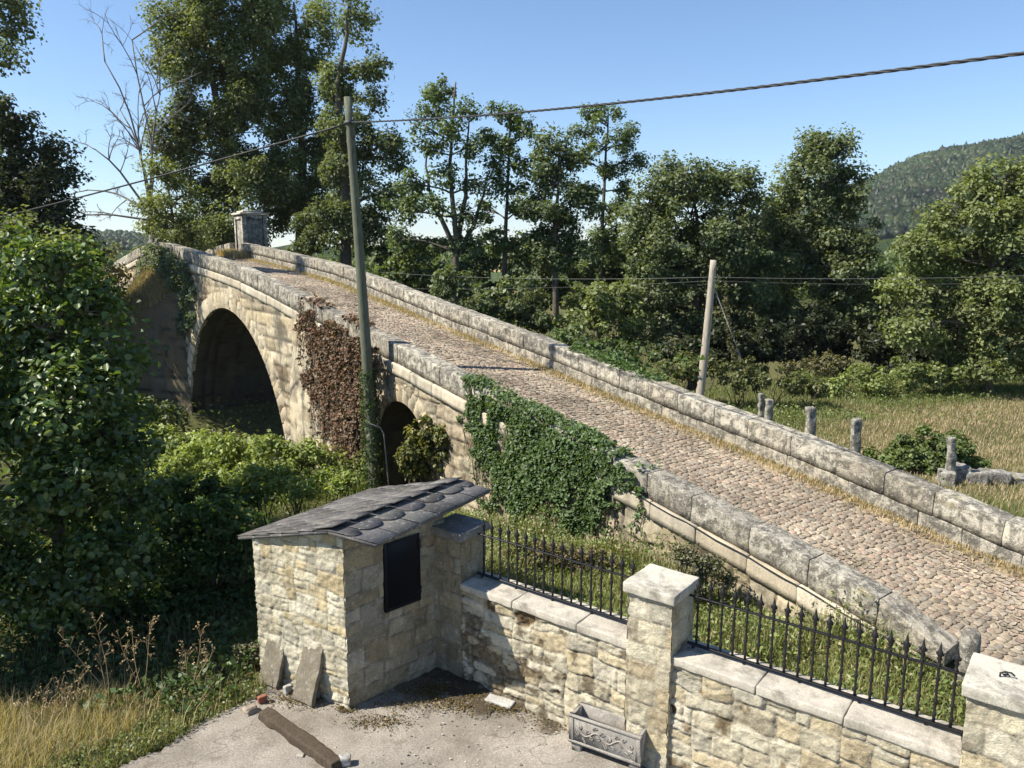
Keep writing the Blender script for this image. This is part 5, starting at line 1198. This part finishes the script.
# dry grass along the foot of both parapets
mb = MB(); n = 26000; t = rng.uniform(-9, 27, n); sd_ = rng.random(n) < .86
s = np.where(sd_, -BW + .36 + np.abs(rng.normal(0, .17, n)), -.36 - np.abs(rng.normal(0, .08, n)))
dn_ = .5 + .6 * vnoise(np.stack([t * 1.1, s, 0 * t], -1), 17); k = rng.random(n) < dn_ + .15; t, s = t[k], s[k]
blades(mb, bp(t, s, road_z(t) - .01), .09, .012, [(.38, .31, .19), (.44, .36, .22), (.33, .27, .16), (.42, .31, .17), (.19, .19, .09)], .9)
k = rng.random(2500); t = rng.uniform(24, 26.3, 2500); blades(mb, bp(t, -BW + .4 + .7 * k, road_z(t)), .3, .02, [(.48, .39, .21), (.42, .33, .18)], .5)
tag(mb.build('kerb_grass', M_grass), 'straw coloured dry grass along the foot of the parapets', 'grass', kind='stuff')
# dry grass on the cutwater cap
mb = MB(); n = 5200
for tri in ((A_, C_, apex_top), (C_, B_, apex_top)):
    u_, v_ = rng.random(n), rng.random(n); k = u_ + v_ > 1; u_[k] = 1 - u_[k]; v_[k] = 1 - v_[k]
    blades(mb, tri[0] + u_[:, None] * (tri[1] - tri[0]) + v_[:, None] * (tri[2] - tri[0]), .3, .03, [(.33, .27, .16), (.27, .21, .12), (.38, .31, .19), (.22, .20, .11)], .9)
tag(mb.build('cap_grass', M_grass), 'brown dry grass covering the sloping cap of the cutwater', 'grass', kind='stuff')
# damp soil gathered in the courtyard corner
g1, g2 = np.meshgrid(np.arange(-1.5, .75, .03), np.arange(7.3, 8.9, .03), indexing='ij'); dw_ = -((g1 - W0[0]) * WN[0] + (g2 - W0[1]) * WN[1]); ds_ = (g1 - SA[0]) * nr[0] + (g2 - SA[1]) * nr[1]
hh = .10 - .17 * np.minimum(dw_, 9) - .06 * np.clip(ds_ - .6, 0, 9) + .045 * fbm(np.stack([g1 * 3, g2 * 3, 0 * g1], -1), 31, 4); hh = np.minimum(hh, .02 + .05 * np.clip(hh, 0, 1) / .1)
ok = (hh > .004) & (dw_ > -.08) & (ds_ > -.06); m = ok[:-1, :-1] & ok[1:, 1:] & ok[1:, :-1] & ok[:-1, 1:]
mb = MB(); mb.grid(np.stack([g1, g2, hh - .006], -1), np.array([.20, .175, .14]) * (1 - sstep(.01, .045, hh))[..., None] + np.array([.06, .046, .03]) * sstep(.01, .045, hh)[..., None], m); tag(mb.build('damp_soil', M_cobble, smooth=True), 'dark damp soil gathered in the corner by the shed', 'soil', kind='stuff')
# moss and leaf litter in the courtyard corner
mb = MB()
for (x, y, sx, sy, n) in ((470, 690, 70, 12, 7000), (500, 706, 60, 8, 2500), (380, 722, 30, 9, 700), (300, 700, 40, 9, 900), (560, 720, 40, 12, 900), (345, 708, 10, 6, 400), (420, 706, 60, 6, 500), (690, 755, 40, 14, 900), (520, 700, 40, 8, 700), (440, 690, 30, 16, 900)):
    px = x + rng.normal(0, sx * .5, n); py = y + rng.normal(0, sy * .5, n)
    q = np.array([pz(a_, b_, 0.02) for a_, b_ in zip(px, py)]); d = (q - W0) @ WN; k = d < -.02; leaf_quads(mb, q[k] + np.stack([0 * q[k][:, 0], 0 * q[k][:, 0], rng.uniform(0, .02, k.sum())], -1), .022, [(.16, .11, .05), (.10, .075, .035), (.2, .15, .07), (.09, .085, .035)], up=.7)
tag(mb.build('leaf_litter', M_dryleaf), 'brown leaf litter and crumbs in the courtyard corner', 'litter', kind='stuff')
mb = MB(); r = random.Random(12)
for i in range(150):
    p = pz(r.uniform(330, 640), r.uniform(700, 768), .008)
    if (p - W0) @ WN > -.05: continue
    s = r.uniform(.004, .013); mb.box(p + [0, 0, s * .6], np.array([s, s * r.uniform(-.4, .4), 0]), np.array([-s * .3, s * r.uniform(.6, 1), 0]), [0, 0, s * .7], np.array([.5, .47, .41]) * r.uniform(.4, 1.3), s * .4)
tag(mb.build('gravel_crumbs', M_cobble), 'pale loose gravel crumbs on the courtyard concrete', 'gravel', kind='stuff')
# tall dry weeds in front of the dark shade
def weed(px, py, tips, label):
    b = pz(px, py, 0.0); fw = b[1]; mb = MB(); c = (.34, .26, .15)
    for (tx, ty) in tips:
        tp_ = pd(tx, ty, fw + rng.uniform(-.25, .25)); P = limb(mb, b + rng.normal(0, .03, 3) * [1, 1, 0], tp_, .006, .002, c, 9, .1, 4)
        for j in range(4, 9):
            for k in range(3):
                d = rnd_unit(1)[0] * .09 + np.array([0, 0, .05]); q = P[j] + d; mb.tube([P[j], P[j] + d * .6, q], [.0025, .002, .0015], 3, c)
                leaf_quads(mb, q + rng.normal(0, .012, (5, 3)), .025, [(.42, .33, .2), (.3, .22, .12)], asp=.35)
    tag(mb.build('dry_weed', M_dryleaf, base=b), label, 'weed', 'tall dry weeds on the verge')
weed(112, 702, [(58, 632), (92, 615), (100, 645)], 'tall dry weed leaning left over the grass verge')
weed(140, 700, [(132, 628), (150, 622), (120, 640)], 'dry weed with upright seed heads by the shade')
weed(190, 690, [(200, 632), (185, 650), (212, 655)], 'dry weed nearest the shed corner')
weed(40, 728, [(44, 690), (18, 700), (60, 706)], 'short dry weed at the lower left')
weed(76, 716, [(80, 675), (60, 688)], 'thin dry weed between its taller neighbours')
bush('weed_bush', 'straggly dry weed tuft at the shaded shed corner', 8.7, [(252, 668, 10, 7), (244, 676, 9, 5)], [(.18, .16, .1), (.12, .12, .06)], leaf=.035, csig=.05, group='tall dry weeds on the verge')

# ------------------------------------------------------------------ far land: wooded hills and treelines
def hill_h(az, d):      # az: metres sideways per metre forward
    e = np.interp(az, [-1.2, -.75, -.56, -.45, -.40, -.33, .1, .2, .30, .38, .452, .504, .58, .665, .8, 1.0, 1.3], [.04, .035, .016, .006, 0, 0, 0, .004, .028, .056, .075, .098, .112, .127, .146, .165, .18])
    return e
def hill_z(x, y):
    d = np.hypot(x, y); az = x / np.maximum(y, 1); prof = sstep(330, 860, y) * (1 - .5 * sstep(1000, 1700, y))
    return 5 * sstep(300, 500, y) + hill_h(az, d) * 900 * prof + 5 * fbm(np.stack([x / 70, y / 70, 0 * x], -1), 21, 3) * prof - 8 * (1 - sstep(300, 400, y)) 
xx = np.linspace(-1500, 1700, 120); yy = np.linspace(310, 1700, 60); X, Y = np.meshgrid(xx, yy, indexing='ij'); Z = hill_z(X, Y)
t_ = NT('hill_soil'); M_hill = t_.done(t_.n('ShaderNodeBsdfPrincipled', {'Base Color': (.03, .045, .018, 1), 'Roughness': 1.0, 'Specular IOR Level': 0.0}).outputs[0])
mb = MB(); mb.grid(np.stack([X, Y, Z], -1)); tag(mb.build('hill', M_hill, smooth=True), None, None, kind='structure')
def blob_trees(mb, P, rad, hgt, pal, cone, seed):
    """low canopy clumps for trees hundreds of metres away"""
    r = np.random.default_rng(seed); n = len(P); K, R = 7, 4
    a = np.arange(K) * 2 * math.pi / K; lv = np.linspace(0, 1, R)
    prof_r = np.array([.55, 1.0, .75, .15]); prof_c = np.array([1.0, .75, .42, .05])
    prf = np.where(cone[:, None], prof_c, prof_r)
    rr = rad[:, None, None] * prf[:, :, None] * (1 + r.uniform(-.3, .3, (n, R, K)))
    V = np.stack([rr * np.cos(a), rr * np.sin(a), (lv[None, :, None] * hgt[:, None, None]) * (1 + r.uniform(-.12, .12, (n, R, K)))], -1) + P[:, None, None, :]
    idx = np.arange(n * R * K).reshape(n, R, K)
    q = np.stack([idx[:, :-1], np.roll(idx[:, :-1], -1, 2), np.roll(idx[:, 1:], -1, 2), idx[:, 1:]], -1).reshape(-1, 4)
    pal = np.array(pal); c = pal[r.integers(0, len(pal), n)] * r.uniform(.65, 1.35, (n, 1)) * (1 + .45 * fbm(np.stack([P[:, 0] / 45, P[:, 1] / 60, 0 * P[:, 0]], -1), 33, 3))[:, None]; mb.add(V.reshape(-1, 3), q, np.repeat(c, R * K, 0)); mb.F.append(idx[:, -1] + mb.n - n * R * K)
n = 40000; y = rng.uniform(430, 1080, n); x = rng.uniform(-.9, .95, n) * y; k = (hill_h(x / y, 0) > .002); x, y = x[k], y[k]
mb = MB(); z = hill_z(x, y) - 1; cone = (rng.random(len(x)) < .04 + .8 * sstep(820, 880, y)) & (x > 0)
blob_trees(mb, np.stack([x, y, z], -1), rng.uniform(2.6, 5.2, len(x)), rng.uniform(3.5, 6.5, len(x)) * np.where(cone, 1.5, 1), [(.03, .05, .018), (.042, .06, .024), (.024, .042, .018), (.048, .055, .026)], cone, 3)
tag(mb.build('hill_forest', M_leaf), 'far wooded hillside of dark green trees', 'forest', kind='stuff')
mb = MB(); n = 1500; x = rng.uniform(-140, 150, n); y = rng.uniform(68, 150, n); k = (np.abs(x) < y * .85) & (vnoise(np.stack([x / 18, y / 25, 0 * x], -1), 5) > -.15); x, y = x[k], y[k]
k2 = ~((x / y > -.06) & (x / y < .02)); x, y = x[k2], y[k2]
for xi, yi in zip(x, y):
    h_ = rng.uniform(2.0, 4.5) * (1 + .5 * (yi > 110)); m = 90; d = rnd_unit(m); p = np.array([xi, yi, 0]) + d * np.array([2.2, 2.2, h_ * .55]) * (rng.uniform(.4, 1, m) ** .5)[:, None] + [0, 0, h_ * .5 + .3]
    leaf_quads(mb, p, .75, G_oak + G_ald, up=.4)
tag(mb.build('distant_woodland', M_leaf), 'low distant woodland closing the plain behind the river trees', 'woodland', kind='stuff')

t_ = NT('haze_air'); pv_ = t_.n('ShaderNodeVolumePrincipled', {'Color': (.80, .88, 1, 1), 'Density': .00012, 'Anisotropy': .2}); t_.t.links.new(pv_.outputs[0], t_.out.inputs['Volume'])
mb = MB(); mb.box([0, 2000, 105], [3600, 0, 0], [0, 2600, 0], [0, 0, 115]); tag(mb.build('haze', t_.m), None, None, kind='stuff')
# ------------------------------------------------------------------ light, sky, camera
EL = math.radians(48); TS = np.array([-.98, -.20]); TS /= np.linalg.norm(TS)
w = bpy.data.worlds.new('World'); sc.world = w; w.use_nodes = True; nt = w.node_tree; nt.nodes.clear()
sky = nt.nodes.new('ShaderNodeTexSky'); sky.sky_type = 'NISHITA'; sky.sun_disc = False; sky.sun_elevation = EL; sky.sun_rotation = math.atan2(TS[0], TS[1]); sky.altitude = 0; sky.air_density = 1.0; sky.dust_density = .0; sky.ozone_density = 6.0
bg = nt.nodes.new('ShaderNodeBackground'); bg.inputs[1].default_value = .089; wo = nt.nodes.new('ShaderNodeOutputWorld')
nt.links.new(sky.outputs[0], bg.inputs[0]); nt.links.new(bg.outputs[0], wo.inputs[0])
sl = bpy.data.lights.new('sun', 'SUN'); sl.energy = 5.0; sl.angle = math.radians(.53); sl.color = (1, .94, .83); so_ = bpy.data.objects.new('sun', sl); col.objects.link(so_)
from mathutils import Vector
dv = Vector((-TS[0] * math.cos(EL), -TS[1] * math.cos(EL), -math.sin(EL))); so_.rotation_euler = dv.to_track_quat('-Z', 'Y').to_euler(); so_.location = (-20, -5, 30)
cd = bpy.data.cameras.new('camera'); cd.sensor_width = 36; cd.lens = FPX / 1024 * 36; cd.clip_start = .05; cd.clip_end = 9000
cam = bpy.data.objects.new('camera', cd); col.objects.link(cam); cam.location = (0, 0, HC); cam.rotation_euler = (math.pi / 2 - PITCH, 0, 0); sc.camera = cam
sc.view_settings.view_transform = 'Standard'; sc.view_settings.look = 'None'; sc.view_settings.exposure = 0.97; sc.view_settings.gamma = 1
sc.render.engine = 'CYCLES'; sc.cycles.max_bounces = 6; sc.cycles.diffuse_bounces = 3; sc.cycles.transmission_bounces = 3; sc.cycles.use_denoising = True
